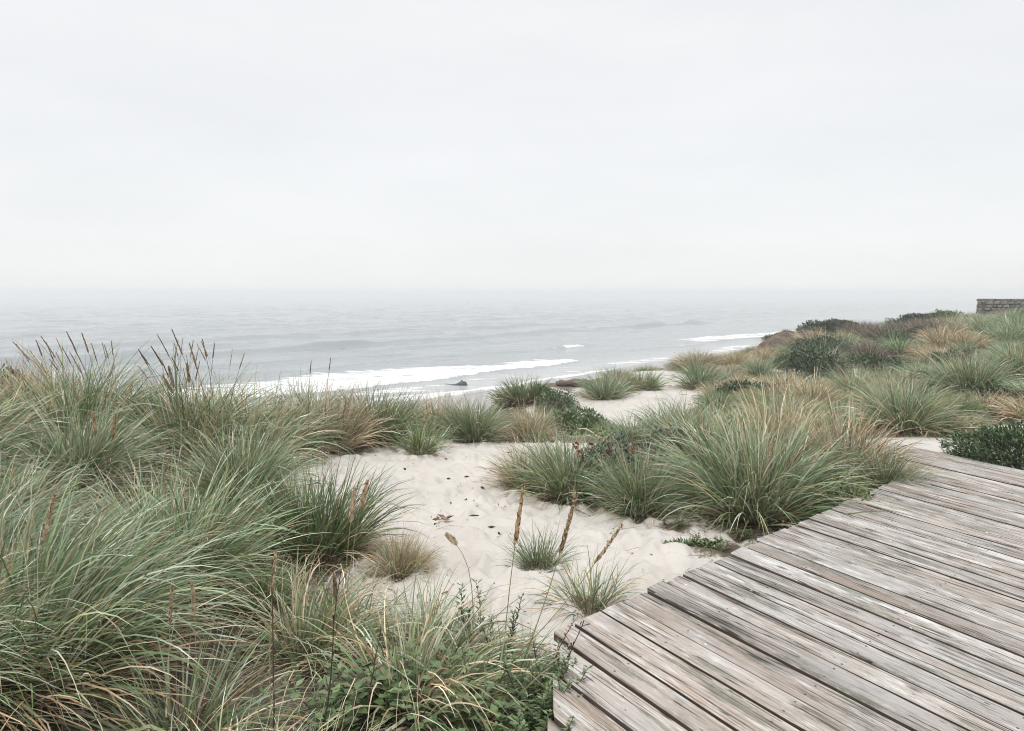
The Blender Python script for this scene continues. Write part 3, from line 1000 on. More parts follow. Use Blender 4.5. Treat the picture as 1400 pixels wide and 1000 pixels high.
def build_deck():
    rs = np.random.RandomState(8)
    deck = empty('wooden_deck', (2.4, 2.6, -.2), 'weathered grey plank boardwalk deck with dark gaps beside the dune grass', 'deck')
    o = np.array([2.4, 2.6])
    ts = [-.27]
    for w in (.155, .20, .165, .19, .17, .15, .165, .145, .17, .18, .16, .19, .165, .15, .175, .165, .18, .15, .17, .16, .175, .165, .18, .16, .17, .15, .175, .16, .17, .165, .175, .16, .15):
        ts.append(ts[-1] + w)
    lo = [-.27]
    while lo[-1] > -4.2:
        lo.append(lo[-1] - rs.uniform(.15, .195))
    ts = lo[:0:-1] + ts
    for i in range(len(ts) - 1):
        t0, t1 = ts[i], ts[i + 1]
        gap = rs.choice([.013, .018, .024, .032], p=[.25, .35, .25, .15])
        tm = (t0 + t1) / 2
        d = -board_dir(tm)                                       # from the ragged end back along the board
        ends = []
        trim = rs.normal(0, .006)
        jit = rs.uniform(-.06, .03)
        for t in (t0 + gap / 2, t1 - gap / 2):
            p = E_A + E_DIR * t
            if tm < -.27:
                m = (.068 * p[1] - p[0]) / (d[0] - .068 * d[1])
                p = p + d * (max(0, m) + jit)
            if tm > 4.15:
                p = p + board_dir(t) * .62
            ends.append((p + d * trim, -board_dir(t)))
        Lb = 8.2
        nseg = 56
        us = np.linspace(0, 1, nseg + 1) ** 1.25 * Lb
        z0 = rs.normal(0, .0016)
        cup = rs.normal(0, .0022)
        ph = rs.uniform(0, 9)
        hm = .5 * np.linalg.norm(ends[1][0] - ends[0][0])
        prof_c = np.array([-1, -1, -.93, -.45, .45, .93, 1, 1.0])    # across
        prof_z = np.array([-.04, -.006, 0, 0, 0, 0, -.006, -.04])
        V, B = [], []
        for j, u in enumerate(us):
            a = ends[0][0] + ends[0][1] * u
            b = ends[1][0] + ends[1][1] * u
            ctr, hf = (a + b) / 2, (b - a) / 2
            hw = np.linalg.norm(hf)
            e0 = (vnoise(u * 2.1, i * 3.7, 71) - .5) * .005 + (vnoise(u * 14, i * 5.1, 72) - .5) * .0035
            e1 = (vnoise(u * 2.1, i * 3.7 + 50, 73) - .5) * .005 + (vnoise(u * 14, i * 5.1 + 50, 74) - .5) * .0035
            wz = z0 + .004 * math.sin(u * .9 + ph)
            for c, z in zip(prof_c, prof_z):
                w = c * hw + (e0 if c < 0 else e1) * abs(c)
                q = ctr + hf / hw * w
                jag = 0
                if j == 0:
                    jag = (vnoise(np.array(w * 90.0), np.array(i * 2.3), 75) - .5) * .022
                q = q + d * jag
                V.append((q[0] - o[0], q[1] - o[1], .2 + z + wz + cup * (c * c - .3) * (abs(c) < .97)))
                B.append((u, w, i + 1.0))
        V, B = np.array(V, float), np.array(B, float)
        k = len(prof_c)
        f = []
        for j in range(nseg):
            for c in range(k):
                c2 = (c + 1) % k
                f.append((j * k + c, j * k + c2, (j + 1) * k + c2, (j + 1) * k + c))
        f.append((0, 7, 6, 1))
        f.append((1, 6, 5, 2))
        f.append((2, 5, 4, 3))
        e = nseg * k
        f += [(e, e + 1, e + 6, e + 7), (e + 1, e + 2, e + 5, e + 6), (e + 2, e + 3, e + 4, e + 5)]
        me = mesh_np('plank', V, np.array(f), smooth=False, vec=B)
        me.materials.append(M['plank'])
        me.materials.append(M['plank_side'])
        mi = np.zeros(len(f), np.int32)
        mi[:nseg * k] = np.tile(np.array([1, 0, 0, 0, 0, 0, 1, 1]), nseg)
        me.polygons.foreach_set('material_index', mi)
        link('plank', me, None, deck)
    for k, off in enumerate((.24, .95, 1.9, 2.9, 3.9, 5.0)):
        a = E_A + E_DIR * -.2 - board_dir(0) * off
        b = E_A + E_DIR * 5.0 - board_dir(5) * off
        if off > 1:
            a = a - E_DIR * 2.2
        dv = (b - a) / np.linalg.norm(b - a)
        nv = np.array([-dv[1], dv[0]]) * .024
        v = []
        for p in (a, b):
            for sgn in (-1, 1):
                for z in (-.195, -.047):
                    v.append((p[0] + nv[0] * sgn - o[0], p[1] + nv[1] * sgn - o[1], z + .2))
        f = [(0, 1, 3, 2), (4, 6, 7, 5), (0, 4, 5, 1), (2, 3, 7, 6), (1, 5, 7, 3), (0, 2, 6, 4)]
        link('joist', mesh_np('joist', v, f, smooth=False), M['joist'], deck)


build_deck()

# ------------------------------------------------------------------ the near tussocks, one by one
PLANTS = []          # plan positions of everything that grows, for the litter on the ground


def T(pos, kind, seed, label, scale=1.0, rot=0.0, group=None, sz=1.0, **kw):
    PLANTS.append((pos[0], pos[1], (.45 if kind not in ('small', 'sparse') else .14) * scale))
    return tussock(sink(pos, .02), kind, seed, label, group, scale, math.radians(rot), sz=sz, **kw)


# left dune
t_sweep = T(at(40, 2.95), 'sweep', 1, 'largest sage tussock, blades combed over in one long arch above dark litter', .80)
t_arch = T(at(235, 4.0), 'sage', 2, 'pale sage tussock arching toward the sand, behind the combed-over tussock', .76, 0)
t_dark = T(at(432, 4.75), 'green', 3, 'dark green tussock overhanging the sand hollow beside the low straw tussock', .88, 0)
t_low = T(at(548, 4.5), 'tan', 4, 'low green and straw tussock drooping onto the bare sand', .38, 20)
t_plume = T(at(105, 6.4), 'mid', 5, 'sage tussock on the dune crest with a sheaf of dark seed plumes against the sea', 1.08, 0)
t_plume2 = T(at(262, 6.4), 'mid', 6, 'dune crest tussock with tan bases and several tall brown plumes', 1.05, 40)
t_front = T(at(575, 3.05), 'bent', 7, 'sage tussock with long bleached blades bent over beside the boardwalk', .72, 0)
t_stub = T(at(245, 2.75), 'sparse', 8, 'small upright green tuft growing out of dry litter', .95, 0)
t_stub2 = T(at(425, 3.55), 'bent', 9, 'slender pale sage tuft with tan plumes beside the sand', .6, 60)
for (px, d, k, sd, sc, rt, lb) in (
        (0, 4.1, 'mid', 31, .62, -18, 'sage tussock crossed by straw blades behind the largest combed-over one'),
        (105, 5.2, 'sage', 32, .66, 30, 'sage fan of grass below the sheaf of dark seed plumes'),
        (-60, 5.4, 'mid', 6, .85, 0, 'sage tussock at the outer end of the plumed dune crest'),
        (325, 5.4, 'sage', 33, .68, 0, 'sage tussock between the tan plumed one and the dark green one'),
        (345, 6.7, 'mid', 10, .92, 150, 'sage tussock on the crest touching the brown plumes'),
        (15, 6.8, 'tan', 13, .90, 70, 'brownish tussock on the crest beside the dark seed plumes'),
        (185, 7.0, 'green', 3, .85, 200, 'greenest tussock on the crest between the two plumed ones'),
        (395, 7.3, 'mid', 6, .78, 10, 'sage tussock at the inner end of the crest next to the straw one'),
        (-80, 3.3, 'sweep', 1, .7, 20, 'combed sage tussock at the outer flank of the largest one'),
        (-130, 4.4, 'mid', 5, .9, 0, 'broad sage tussock at the outer foot of the plumed dune'),
        (60, 7.7, 'tan', 12, .8, 10, 'dry tussock on the seaward lip behind the dark seed plumes'),
        (290, 7.6, 'tan', 13, .75, 60, 'dry tussock on the seaward lip behind the brown plumes'),
        (350, 3.9, 'green', 34, .42, -10, 'short green tussock under the arching pale one'),
        (-150, 2.6, 'sweep', 2, .6, -8, 'sweeping tussock at the foot of the largest combed-over one')):
    T(at(px, d), k, sd, lb, sc, rt)
for (px, d, k, sd, sc, rt, lb) in ((300, 2.35, 'sparse', 24, .8, 40, 'thin tuft of long blades beside the slender dead stalk'),
                                   (400, 2.25, 'sparse', 8, .8, 0, 'thin tuft of long blades below the broad leaved herb'),
                                   (620, 3.35, 'sparse', 8, .8, 200, 'sage tuft with upright blades beside the dark stemmed herb'),
                                   (695, 3.15, 'sparse', 24, .7, 60, 'sage tuft between the dark stemmed herb and the plank ends'),
                                   (585, 3.7, 'sparse', 24, .7, 100, 'thin tuft at the lower border of the bare sand'),
                                   (655, 3.0, 'sparse', 10, .85, 30, 'straw mixed tuft in front of the pale tipped shoot'),
                                   (470, 3.6, 'sparse', 10, .9, 10, 'thin sage tuft between the short green tussock and the sand')):
    T(at(px, d), k, sd, lb, sc, rt)

# far rim of the hollow
T(at(452, 7.7), 'tan', 12, 'straw coloured tussock swept sideways at the far rim of the hollow', .92, 0)
T(at(512, 8.3), 'green', 11, 'darkest green upright tussock on the far rim of the hollow', .98, 0)
T(root(573, 618), 'small', 10, 'small sage tuft standing alone in front of the rim tussocks', 1.25, 0)
T(at(600, 9.2), 'tan', 13, 'tan tussock tucked between the dark green and the round sage tussock', .72, 0)
t_rim = T(root(645, 604), 'sage', 14, 'round even sage tussock at the head of the bare sand', .62, 0)
T(root(722, 603), 'tan', 15, 'yellowish tussock with green heart beside the round sage one', .62, 0)
T(at(560, 9.8), 'mid', 9, 'faded tussock peeping over the rim toward the surf', .7, 0)
T(at(420, 8.4), 'mid', 6, 'sage tussock behind the straw one on the rim', .8, 0)
T(at(620, 11.2), 'far_tan', 41, 'dry brown tussock low on the seaward slope behind the rim', .7, 0)
T(at(665, 11.5), 'far_sage', 42, 'pale tussock low on the seaward slope behind the rim', .75, 0)
T(at(545, 11), 'far_sage', 43, 'sage tussock at the seaward brink, white surf behind it', .75, 0)

# right of the hollow
T(at(722, 6.65), 'tan', 16, 'tan tussock falling onto the bare sand at the corner of the shrub thicket', .62, 0)
t_r1 = T(at(775, 6.35), 'sage', 17, 'sage tussock beside the red-headed shrub', .66, 0)
t_r2 = T(root(876, 700), 'sage', 18, 'pale spiky sage tussock rooted on bare sand in front of the thicket', .60, 0)
t_big = T(root(1035, 708), 'sage', 19, 'biggest fountain-shaped sage tussock touching the plank edge', .97, 0)
T(root(1098, 705), 'mid', 20, 'drooping tussock whose pale tips hang over the plank ends', .60, -40)
T(at(985, 6.2), 'mid', 10, 'bent tussock squeezed behind the fountain-shaped one', .88, 180)
T(at(1148, 6.6), 'tan', 21, 'straw tussock with bleached upright stalks behind the planks', .92, 0)
T(at(1060, 7.6), 'tan', 15, 'pinkish dry tussock behind the fountain-shaped one', .92, 30)
T(at(960, 7.4), 'mid', 9, 'grey green tussock between the thicket and the pink dry one', .85, 0)
T(at(868, 8.6), 'far_sage', 43, 'sage tussock on brown ground between the red-headed shrub and the sandy knob', .55, 0)
T(at(915, 9.4), 'far_sage', 42, 'sage tussock overhanging the foot of the sandy knob', .72, 60)
T(at(945, 10.8), 'far_tan', 46, 'faded tussock at the foot of the sandy knob behind the grey green one', .7, 20)
T(at(830, 9.6), 'far_green', 45, 'low olive tussock beside the bright green shrub', .42, 20)
t_corner = T(at(1207, 6.1), 'sage', 22, 'small bushy sage tussock at the notch of the deck', .46, 0)
T(root(737, 778), 'small', 23, 'tiny grass tuft alone in the middle of the sand path', .78, 0)
t_deckside = T(root(805, 836), 'sparse', 24, 'thin green tuft leaning over the sand against the plank ends', .72, 0)

# hillside on the right: named ones
T(root(1325, 545), 'sage', 25, 'round sage tussock with a brown skirt high on the slope', .98, 0)
T(root(1235, 590), 'sage', 26, 'broad sage tussock just beyond the deck corner', .82, 0)
T(root(1395, 520), 'sage', 27, 'pale sage tussock at the upper border of the slope path', .9, 0)
T(root(1290, 590), 'tan', 21, 'low straw tussock on the sand strip beyond the deck', .5, 0)
T(root(1310, 570), 'green', 11, 'short green tussock above the sand strip beyond the deck', .55, 0)
T(root(1170, 545), 'mid', 20, 'loose grey green tussock between the mauve scrub and the deck', .85, 0)
T(root(1110, 560), 'tan', 16, 'pale straw tussock in front of the dark bushes', .85, 0)

# dune knob tussocks beyond the hollow
for (px, py, k, sd, sc, lb) in ((826, 545, 'far_sage', 42, 1.05, 'leaning sage tussock on the near end of the sandy knob'),
                                (850, 534, 'far_tan', 41, .85, 'faded tussock in the middle of the sandy knob'),
                                (880, 532, 'far_green', 44, 1.0, 'dark round tussock on the sandy knob'),
                                (843, 522, 'far_green', 45, .8, 'small upright tussock behind the sandy knob'),
                                (925, 500, 'far_sage', 43, .8, 'olive tussock alone on the brink beside the sandy knob'),
                                (720, 548, 'far_green', 44, 1.15, 'dark mound of grass on the brink above the shallow surf'),
                                (697, 552, 'far_green', 45, .9, 'small dark tussock beside the dark mound of grass'),
                                (945, 505, 'far_tan', 46, 1.0, 'tan tussock at the foot of the far ridge'),
                                (970, 497, 'far_green', 45, 1.1, 'deep green tussock on the brink of the far ridge'),
                                (958, 530, 'far_sage', 42, 1.1, 'sage tussock under the tan one at the foot of the far ridge')):
    T(root(px, py), k, sd, lb, sc, RS.uniform(0, 360))

# ------------------------------------------------------------------ shrubs and herbs
KEEP = []
LAND = [('below the stone wall', 27.5, 38.0), ('beside the brown earth bank', 16.5, 40.0), ('beside the dark green bushes on the slope', 13.5, 28.0), ('above the sand strip beyond the deck', 7.0, 10.0),
        ('on the slope above the round brown-skirted tussock', 14.0, 19.0), ('behind the fountain-shaped tussock', 4.0, 11.0), ('on the ridge between bank and wall', 21.0, 38.0), ('at the foot of the far ridge', 8.5, 31.0),
        ('beside the sandy knob', 5.8, 19.5), ('between the dark bushes and the brown-skirted tussock', 14.5, 23.0), ('halfway up the slope to the wall', 19.0, 27.0), ('on the low slope behind the pinkish dry tussock', 6.5, 14.0)]
LOOK = {'far_sage': 'sage green tussock', 'far_tan': 'dry tan tussock', 'far_green': 'olive green tussock', 'mauve': 'mauve grey twiggy scrub bush', 'scrub': 'low dark green scrub clump'}


def far_label(x, y, k, sc):
    w = min(LAND, key=lambda q: ((q[1] - x) ** 2 + (q[2] - y) ** 2) / q[2])[0]
    lb = ('small ' if sc < .78 else 'large ' if sc > 1.05 else '') + LOOK[k] + ' ' + w
    return lb, lb + ', alike ones'


def shrub(pos, seed, rx, ry, h, n, ll, lw, pal, label, lump=.35, cat='shrub', name='leafy_shrub', group=None):
    fol, st = bush_parts(seed, rx, ry, h, n, ll, lw, pal, lump)
    e = empty(name, sink(pos, .03), label, cat, group)
    link('foliage', mesh_np('foliage', *fol), M['leaf'], e)
    link('stem', mesh_np('stem', *st), M['stem'], e)
    PLANTS.append((pos[0], pos[1], rx * 1.1))
    if pos[1] > 15:
        KEEP.append((pos[0], pos[1], rx))
    return e


shrub(at(1140, 37), 101, 2.0, 1.3, .62, 5200, .12, .06, C_BUSH, 'flat-topped dark green bush on the ridge beside the brown earth bank', .45)
shrub(root(1124, 493), 102, 1.35, .95, .95, 5000, .085, .042, C_BUSH, 'dark green bush below the flat-topped one on the ridge', .45)
shrub(root(1115, 522), 103, 1.0, .7, .95, 5000, .07, .036, C_BUSH, 'rounded blackish green bush nearest the pale straw grass', .45)
shrub(root(1143, 536), 104, .68, .5, .72, 3200, .06, .03, np.vstack([C_BUSH, C_BRIGHT[1:2]]), 'small dark green bush beside the rounded blackish one', .45)
shrub(at(1255, 38), 105, 1.7, 1.0, .6, 3600, .12, .06, C_BUSH, 'long low green bush along the ridge toward the stone wall', .45)
shrub(at(1290, 38), 106, 1.3, 1.0, .6, 2600, .12, .06, C_BRIGHT, 'lighter green bush on the ridge next to the stone wall', .45)
shrub(root(1000, 492), 107, 1.3, .8, .4, 1600, .11, .055, C_BUSH, 'low dark bush on the brink between far tussocks', .45)
shrub(root(762, 556), 108, .5, .8, .34, 1800, .06, .032, np.vstack([C_BUSH, C_GREEN[:2]]), 'dark green patch of shrub on the pale knob below the driftwood', .5)
shrub(root(740, 545), 112, .4, .4, .3, 1200, .06, .032, np.vstack([C_BUSH, C_GREEN[:2]]), 'small dark cushion shrub beside the dark mound of grass', .5)
shrub(root(788, 592), 109, .52, .42, .30, 2600, .05, .026, C_BRIGHT, 'bright green low shrub at the foot of the sandy knob', .45)
shrub(root(1385, 640), 110, .55, .5, .42, 9500, .042, .018, np.vstack([C_BRIGHT[:3], C_BUSH[:2]]), 'dense green succulent shrub against the far plank edge', .5)
for i, (px, py) in enumerate(((1060, 545), (1205, 505), (1235, 512), (1180, 500), (1290, 545), (1355, 545), (1375, 560), (1225, 470), (1260, 462), (1350, 470), (1300, 500), (1010, 545), (1080, 505), (1195, 535), (1265, 530))):
    q = root(px, py)
    w_ = .012 * q[1] + .22
    HL, HG = far_label(q[0], q[1], 'scrub', .9)
    shrub(q, 300 + i, w_ * 1.3, w_, w_ * .8, 1500, .05 + .0012 * q[1], .026 + .0006 * q[1], np.vstack([C_BUSH, C_GREEN[:2], C_MAUVE[2:3]]), HL, .5, 'scrub', 'scrub_clump', HG)
e_red = shrub(at(836, 6.3), 111, .40, .36, .50, 2600, .042, .022, np.vstack([C_GREY, C_BUSH[:2]]), 'grey green shrub topped with rusty red seed heads')
shrub(at(930, 6.9), 113, .5, .4, .45, 2200, .045, .024, np.vstack([C_GREY[:2], C_BUSH]), 'dark shrub filling the thicket behind the spiky tussock')
shrub(at(1150, 5.55), 114, .32, .3, .34, 1800, .05, .02, np.vstack([C_GREEN, C_BUSH[:1]]), 'dark green herb bush between two tussocks at the plank ends')
shrub(at(-10, 8.0), 115, .5, .45, .42, 2500, .05, .03, C_BUSH, 'dark green shrub at the outer end of the dune crest grass')
# ------------------------------------------------------------------ hillside fill: scattered by plan position, away from bare sand
rs = np.random.RandomState(77)
FAR_K = [('far_sage', 42), ('far_sage', 43), ('far_tan', 41), ('far_tan', 46), ('far_green', 44), ('far_green', 45), ('mauve', 47), ('mauve', 48)]
taken = [(p[0], p[1]) for p in PLANTS]
KEEP += [(27.6, 37.0, 1.2), (29.5, 37.0, 1.4), (31.5, 37.0, 1.4), (13.2, 26, 1.4), (28.3, 39.0, 1.7), (31.0, 39.0, 1.7), (13.2, 26, 1.0), (18.8, 37.5, 1.5), (8.9, 23.5, .6), (12.2, 22.8, .5)]
cnt = 0
tries = 0
while cnt < 290 and tries < 12000:
    tries += 1
    d = rs.uniform(9.0, 45) if rs.rand() < .75 else rs.uniform(9, 22)
    px = rs.uniform(880, 1460)
    x = (px - CX) / F * d
    s_, t_ = xy_to_st(x, d)
    if s_ > -24.5:
        continue
    if (px < 960 and d < 19) or (px < 942 and d < 25.5):
        continue
    if bare_amount(np.array([x]), np.array([d]))[0] > .25:
        continue
    if any((x - a) ** 2 + (d - b) ** 2 < (q * .95) ** 2 or (abs(x - a * d / b) < q * .8 and 0 < b - d < 3.2) for a, b, q in KEEP):
        continue
    gapm = .72 if d < 16 else (.95 if d < 28 else 1.2)
    if any((x - a) ** 2 + (d - b) ** 2 < gapm ** 2 for a, b in taken):
        continue
    z = hgt(x, d)
    py = CY + (H - z) * F / d
    # belts: tan belt runs up the slope to the wall, mauve scrub left of it, green by the bushes
    belt = px - (1215 + (540 - py) * 1.15)
    if -20 < belt < 60 and d > 13:
        k = FAR_K[rs.choice([2, 3, 2, 3, 0, 1])]
    elif -140 < belt <= -20 and 1140 < px and d > 14:
        k = FAR_K[rs.choice([6, 7, 6, 7, 4, 0])]
    elif belt >= 60:
        k = FAR_K[rs.choice([0, 1, 0, 1, 2, 5])]
    else:
        k = FAR_K[rs.choice([0, 1, 2, 3, 4, 5, 3])]
    sc = rs.choice([.6, .8, .95, 1.15], p=[.3, .3, .25, .15]) * rs.uniform(.9, 1.1) * (.72 if d < 14 else .88 if d < 20 else 1.12)
    if k[0] == 'mauve':
        sc *= 1.25
    if px < 1060 and d > 20:
        sc *= .75
    if py < 447:
        sc *= .6
    lb, gr = far_label(x, d, k[0], sc)
    T((x, d, z), k[0], k[1], lb, sc, rs.normal(20, 60), gr, sz=rs.uniform(.75, 1.05),
      **(dict(name='scrub_bush', cat='scrub bush') if k[0] == 'mauve' else {}))
    taken.append((x, d))
    cnt += 1
# seaward and left slopes out of the hollow, which only show from a step aside
for k in range(26):
    x, y = rs.uniform(-9, 1.5), rs.uniform(10.5, 17)
    if y < 10.5 - x * .2:
        continue
    kk = FAR_K[rs.choice([0, 1, 2, 5])]
    T((x, y, hgt(x, y)), kk[0], kk[1], 'grass tussock on the seaward slope below the dune crest', rs.uniform(.55, .75), rs.uniform(0, 360), 'tussocks on the seaward slope')


# rusty flower heads on the grey shrub
rs = np.random.RandomState(5)
for k in range(11):
    a = rs.rand() * 6.28
    p = np.array([math.cos(a) * .3 * rs.rand() - .05, -.12 + math.sin(a) * .22, .40 + rs.rand() * .14])
    n = 34
    d = rs.normal(0, 1, (n, 3))
    d /= np.linalg.norm(d, axis=1, keepdims=True)
    V, Fc, C = leaves(rs, p + d * .012, d, rs.normal(0, 1, (n, 3)), .028, .018, np.array([[.30, .13, .085], [.22, .085, .06], [.36, .19, .12]]))
    link('flower_head', mesh_np('flower_head', V, Fc, C), M['seed'], e_red)


def herb(pos, seed, stems, h, ll, lw, pal, label, spread=.5, lean=(0, 0), bare_low=.15, per=34, cat='herb', name='leafy_herb', scol=(.16, .10, .075), upright=.4):
    """upright stems with leaves all along: each stem a part, its leaves a sub-part"""
    rs = np.random.RandomState(seed)
    e = empty(name, sink(pos, .02), label, cat)
    for k in range(stems):
        a = rs.rand() * 2 * np.pi
        b = np.array([math.cos(a), math.sin(a), 0]) * .04 * rs.rand()
        hh = h * rs.uniform(.6, 1.0)
        tp = b + np.array([math.cos(a) * spread * hh * rs.rand() + lean[0] * hh, math.sin(a) * spread * hh * rs.rand() + lean[1] * hh, hh])
        ts = np.linspace(0, 1, 7)
        bow = rs.normal(0, .05, 3) * hh
        pts = b + (tp - b) * ts[:, None] + bow * np.sin(ts * 3.14)[:, None]
        st = link('stem', mesh_np('stem', *tube(pts, np.linspace(.0042, .0014, 7), 5, scol)), M['stem'], e)
        s = bare_low + (1 - bare_low) * np.linspace(0, 1, per) ** .9
        c = np.stack([np.interp(s, ts, pts[:, i]) for i in range(3)], -1)
        an = np.arange(per) * 2.4 + rs.rand() * 6
        dr = np.stack([np.cos(an), np.sin(an), np.full(per, upright)], -1) + rs.normal(0, .15, (per, 3))
        V, Fc, C = leaves(rs, c, dr, np.array([0, 0, 1.0]) - dr * .3, ll * (1.1 - .5 * s), lw * (1.1 - .4 * s), pal)
        link('leaves', mesh_np('leaves', V, Fc, C), M['leaf'], st)
    PLANTS.append((pos[0], pos[1], .12))
    return e


herb(at(680, 3.3), 201, 4, .46, .048, .016, C_BRIGHT, 'dark stemmed herb with small upright green leaves in front of the sand path', .4, per=40, scol=(.05, .04, .03), upright=1.0)
herb(at(640, 3.35), 202, 4, .42, .06, .022, C_BRIGHT, 'pale tipped leafy shoot beside the dark stemmed herb', .4, upright=.9)
herb(at(738, 3.02), 203, 20, .27, .046, .020, C_BRIGHT, 'bushy bright green herb spilling onto the plank ends', .6, upright=.6, per=46, bare_low=.0, lean=(.12, 0))
herb(at(745, 2.72), 213, 20, .25, .046, .020, C_BRIGHT, 'leafy green herb over the plank ends, nearest the deck boards', .6, upright=.6, per=46, bare_low=.0, lean=(.15, 0))
herb(at(738, 2.86), 214, 22, .33, .046, .018, C_BRIGHT, 'taller leafy herb leaning over the first boards', .55, lean=(.12, 0), upright=.7, per=50, bare_low=.0)
herb(at(735, 2.52), 215, 18, .26, .046, .020, C_BRIGHT, 'dense green herb hanging over the lowest board ends', .6, lean=(.15, 0), upright=.6, per=46, bare_low=.0)
herb(at(716, 2.75), 204, 14, .22, .05, .022, C_BRIGHT[:3], 'low green herb below the bushy one at the plank ends', 1.0, per=40, bare_low=.0)
herb(at(742, 3.1), 205, 2, .42, .028, .012, np.array([[.24, .13, .08], [.30, .18, .11], [.17, .13, .07]]), 'reddish brown seeding herb spike standing by the plank ends', .35, upright=1.0, per=46)
herb(at(535, 2.98), 206, 16, .33, .10, .062, np.array([[.18, .255, .11], [.13, .20, .08], [.22, .295, .145]]), 'broad leaved green herb growing in the litter under the grass', 1.1, per=14, upright=.35)
herb(at(468, 2.9), 207, 11, .26, .085, .05, np.array([[.18, .25, .115], [.13, .19, .08], [.20, .265, .13]]), 'smaller broad leaved herb beside dead stalks', 1.1, per=12, upright=.35)
herb(at(625, 2.8), 210, 14, .28, .085, .05, np.array([[.16, .235, .10], [.12, .185, .075], [.20, .265, .13]]), 'grey green herb patch below the bent-over bleached blades', 1.1, per=14, upright=.35)
herb(at(1250, 5.95), 208, 4, .20, .085, .018, C_BRIGHT, 'bright green star-leaved herb poking up at the deck notch', .7, per=22, upright=.7)
herb(root(925, 725), 209, 5, .15, .045, .018, C_BRIGHT, 'sparse little herb on the litter by the fountain-shaped tussock', 1.0, per=14)
herb(root(1015, 738), 211, 5, .14, .05, .02, C_BRIGHT, 'small green herb at the plank ends under the biggest tussock', 1.0, per=14)
herb(at(1180, 5.6), 212, 6, .26, .07, .018, np.vstack([C_BRIGHT[:2], C_GREEN[:1]]), 'leafy green weed at the plank ends beneath the corner tussock', .8, per=22, upright=.6)

# creeping plant on the sand by the deck
e = empty('creeping_plant', on_sand(root(960, 757), .012), 'green creeping plant with runners spreading on the sand toward the planks', 'creeper')
rs = np.random.RandomState(61)
for k, (a, L_) in enumerate(((178, .34), (172, .22), (196, .25), (15, .22), (40, .2), (150, .2), (330, .18), (95, .16))):
    a = math.radians(a)
    ts = np.linspace(0, 1, 8)
    wig = np.cumsum(rs.normal(0, .012, 8))
    pts = np.stack([math.cos(a) * ts * L_ - math.sin(a) * wig, math.sin(a) * ts * L_ * .8 + math.cos(a) * wig, .015 + .025 * np.abs(np.sin(ts * 7))], -1)
    st = link('runner', mesh_np('runner', *tube(pts, .0022, 4, (.16, .13, .07))), M['stem'], e)
    n = int(60 * L_ / .3)
    s = rs.rand(n)
    c = np.stack([np.interp(s, ts, pts[:, i]) for i in range(3)], -1)
    dr = rs.normal(0, 1, (n, 3)) * [1, 1, .5] + [0, 0, .5]
    link('leaves', mesh_np('leaves', *leaves(rs, c, dr, np.tile([0, 0, 1.0], (n, 1)) + rs.normal(0, .3, (n, 3)), .042, .018, C_BRIGHT)), M['leaf'], st)
PLANTS.append((e.location[0] + .1, e.location[1], .2))


def dead_stalk(px0, d, px1, py1, label, col=(.075, .05, .045), branches=6, seed=0):
    """a bare brown weed stalk standing in the litter"""
    rs = np.random.RandomState(seed)
    b = np.array(at(px0, d))
    tp = np.array(P(px1, py1, d - .05))
    ts = np.linspace(0, 1, 8)
    pts = (tp - b) * ts[:, None] + np.cumsum(rs.normal(0, .006, (8, 3)), 0)
    e = empty('dead_stalk', b, label, 'weed stalk')
    link('stem', mesh_np('stem', *tube(pts, np.linspace(.0042, .0016, 8), 5, col)), M['stem'], e)
    for k in range(branches):
        s = rs.uniform(.35, 1)
        c = np.array([np.interp(s, ts, pts[:, i]) for i in range(3)])
        q = c + np.array([rs.normal(0, .022), rs.normal(0, .022), rs.uniform(.02, .05)])
        link('twig', mesh_np('twig', *tube([c, (c + q) / 2 + rs.normal(0, .003, 3), q], [.0018, .0015, .0026], 4, col)), M['stem'], e)


dead_stalk(436, 2.75, 462, 770, 'tall dark brown dead weed stalk standing in the litter', seed=1)
dead_stalk(372, 2.7, 376, 760, 'slender dead stalk with tan top beside the dark one', (.12, .085, .055), 4, 2)
dead_stalk(497, 2.85, 520, 850, 'short crooked dead stalk beside the broad leaved herb', (.10, .065, .06), 4, 3)
dead_stalk(750, 3.05, 798, 842, 'thin twiggy reddish black stalk rising past the plank ends', (.06, .035, .035), 12, 4)

# ------------------------------------------------------------------ seed plumes
def plume(parent, bpx, d, tpx, tpy, head, style, fat=1.0, bow=.05, dd=0.0, thick=.0028):
    seed_stalk(parent, at(bpx, d), P(tpx, tpy, d + dd), head, bow, style, RS, thick, fat)


for (b, tx, ty, hd, stl, ft) in ((120, 18, 468, .24, 'dark', .8), (135, 56, 460, .26, 'dark', .8), (150, 91, 454, .22, 'dark', .8), (150, 112, 456, .22, 'dark', .9),
                                 (110, 40, 478, .25, 'tan', .8), (140, 85, 475, .2, 'dark', .6), (155, 125, 470, .2, 'dark', .6), (60, 22, 510, .3, 'pale', 1.3), (160, 152, 466, .16, 'dark', .6)):
    plume(t_plume, b, 6.3, tx, ty, hd, stl, ft)
for (b, tx, ty, hd, stl, ft) in ((265, 201, 472, .22, 'dark', .9), (270, 208, 456, .25, 'dark', .7), (275, 226, 450, .28, 'dark', .9), (280, 248, 470, .25, 'tan', .9), (285, 265, 465, .2, 'dark', .8),
                                 (275, 281, 472, .16, 'dark', .7), (255, 185, 474, .2, 'dark', .6), (240, 222, 500, .22, 'tan', 1.6), (250, 245, 498, .2, 'tan', 1.6), (290, 322, 488, .18, 'dark', .6), (260, 215, 512, .2, 'tan', 1.5)):
    plume(t_plume2, b, 6.3, tx, ty, hd, stl, ft)
rp = np.random.RandomState(44)
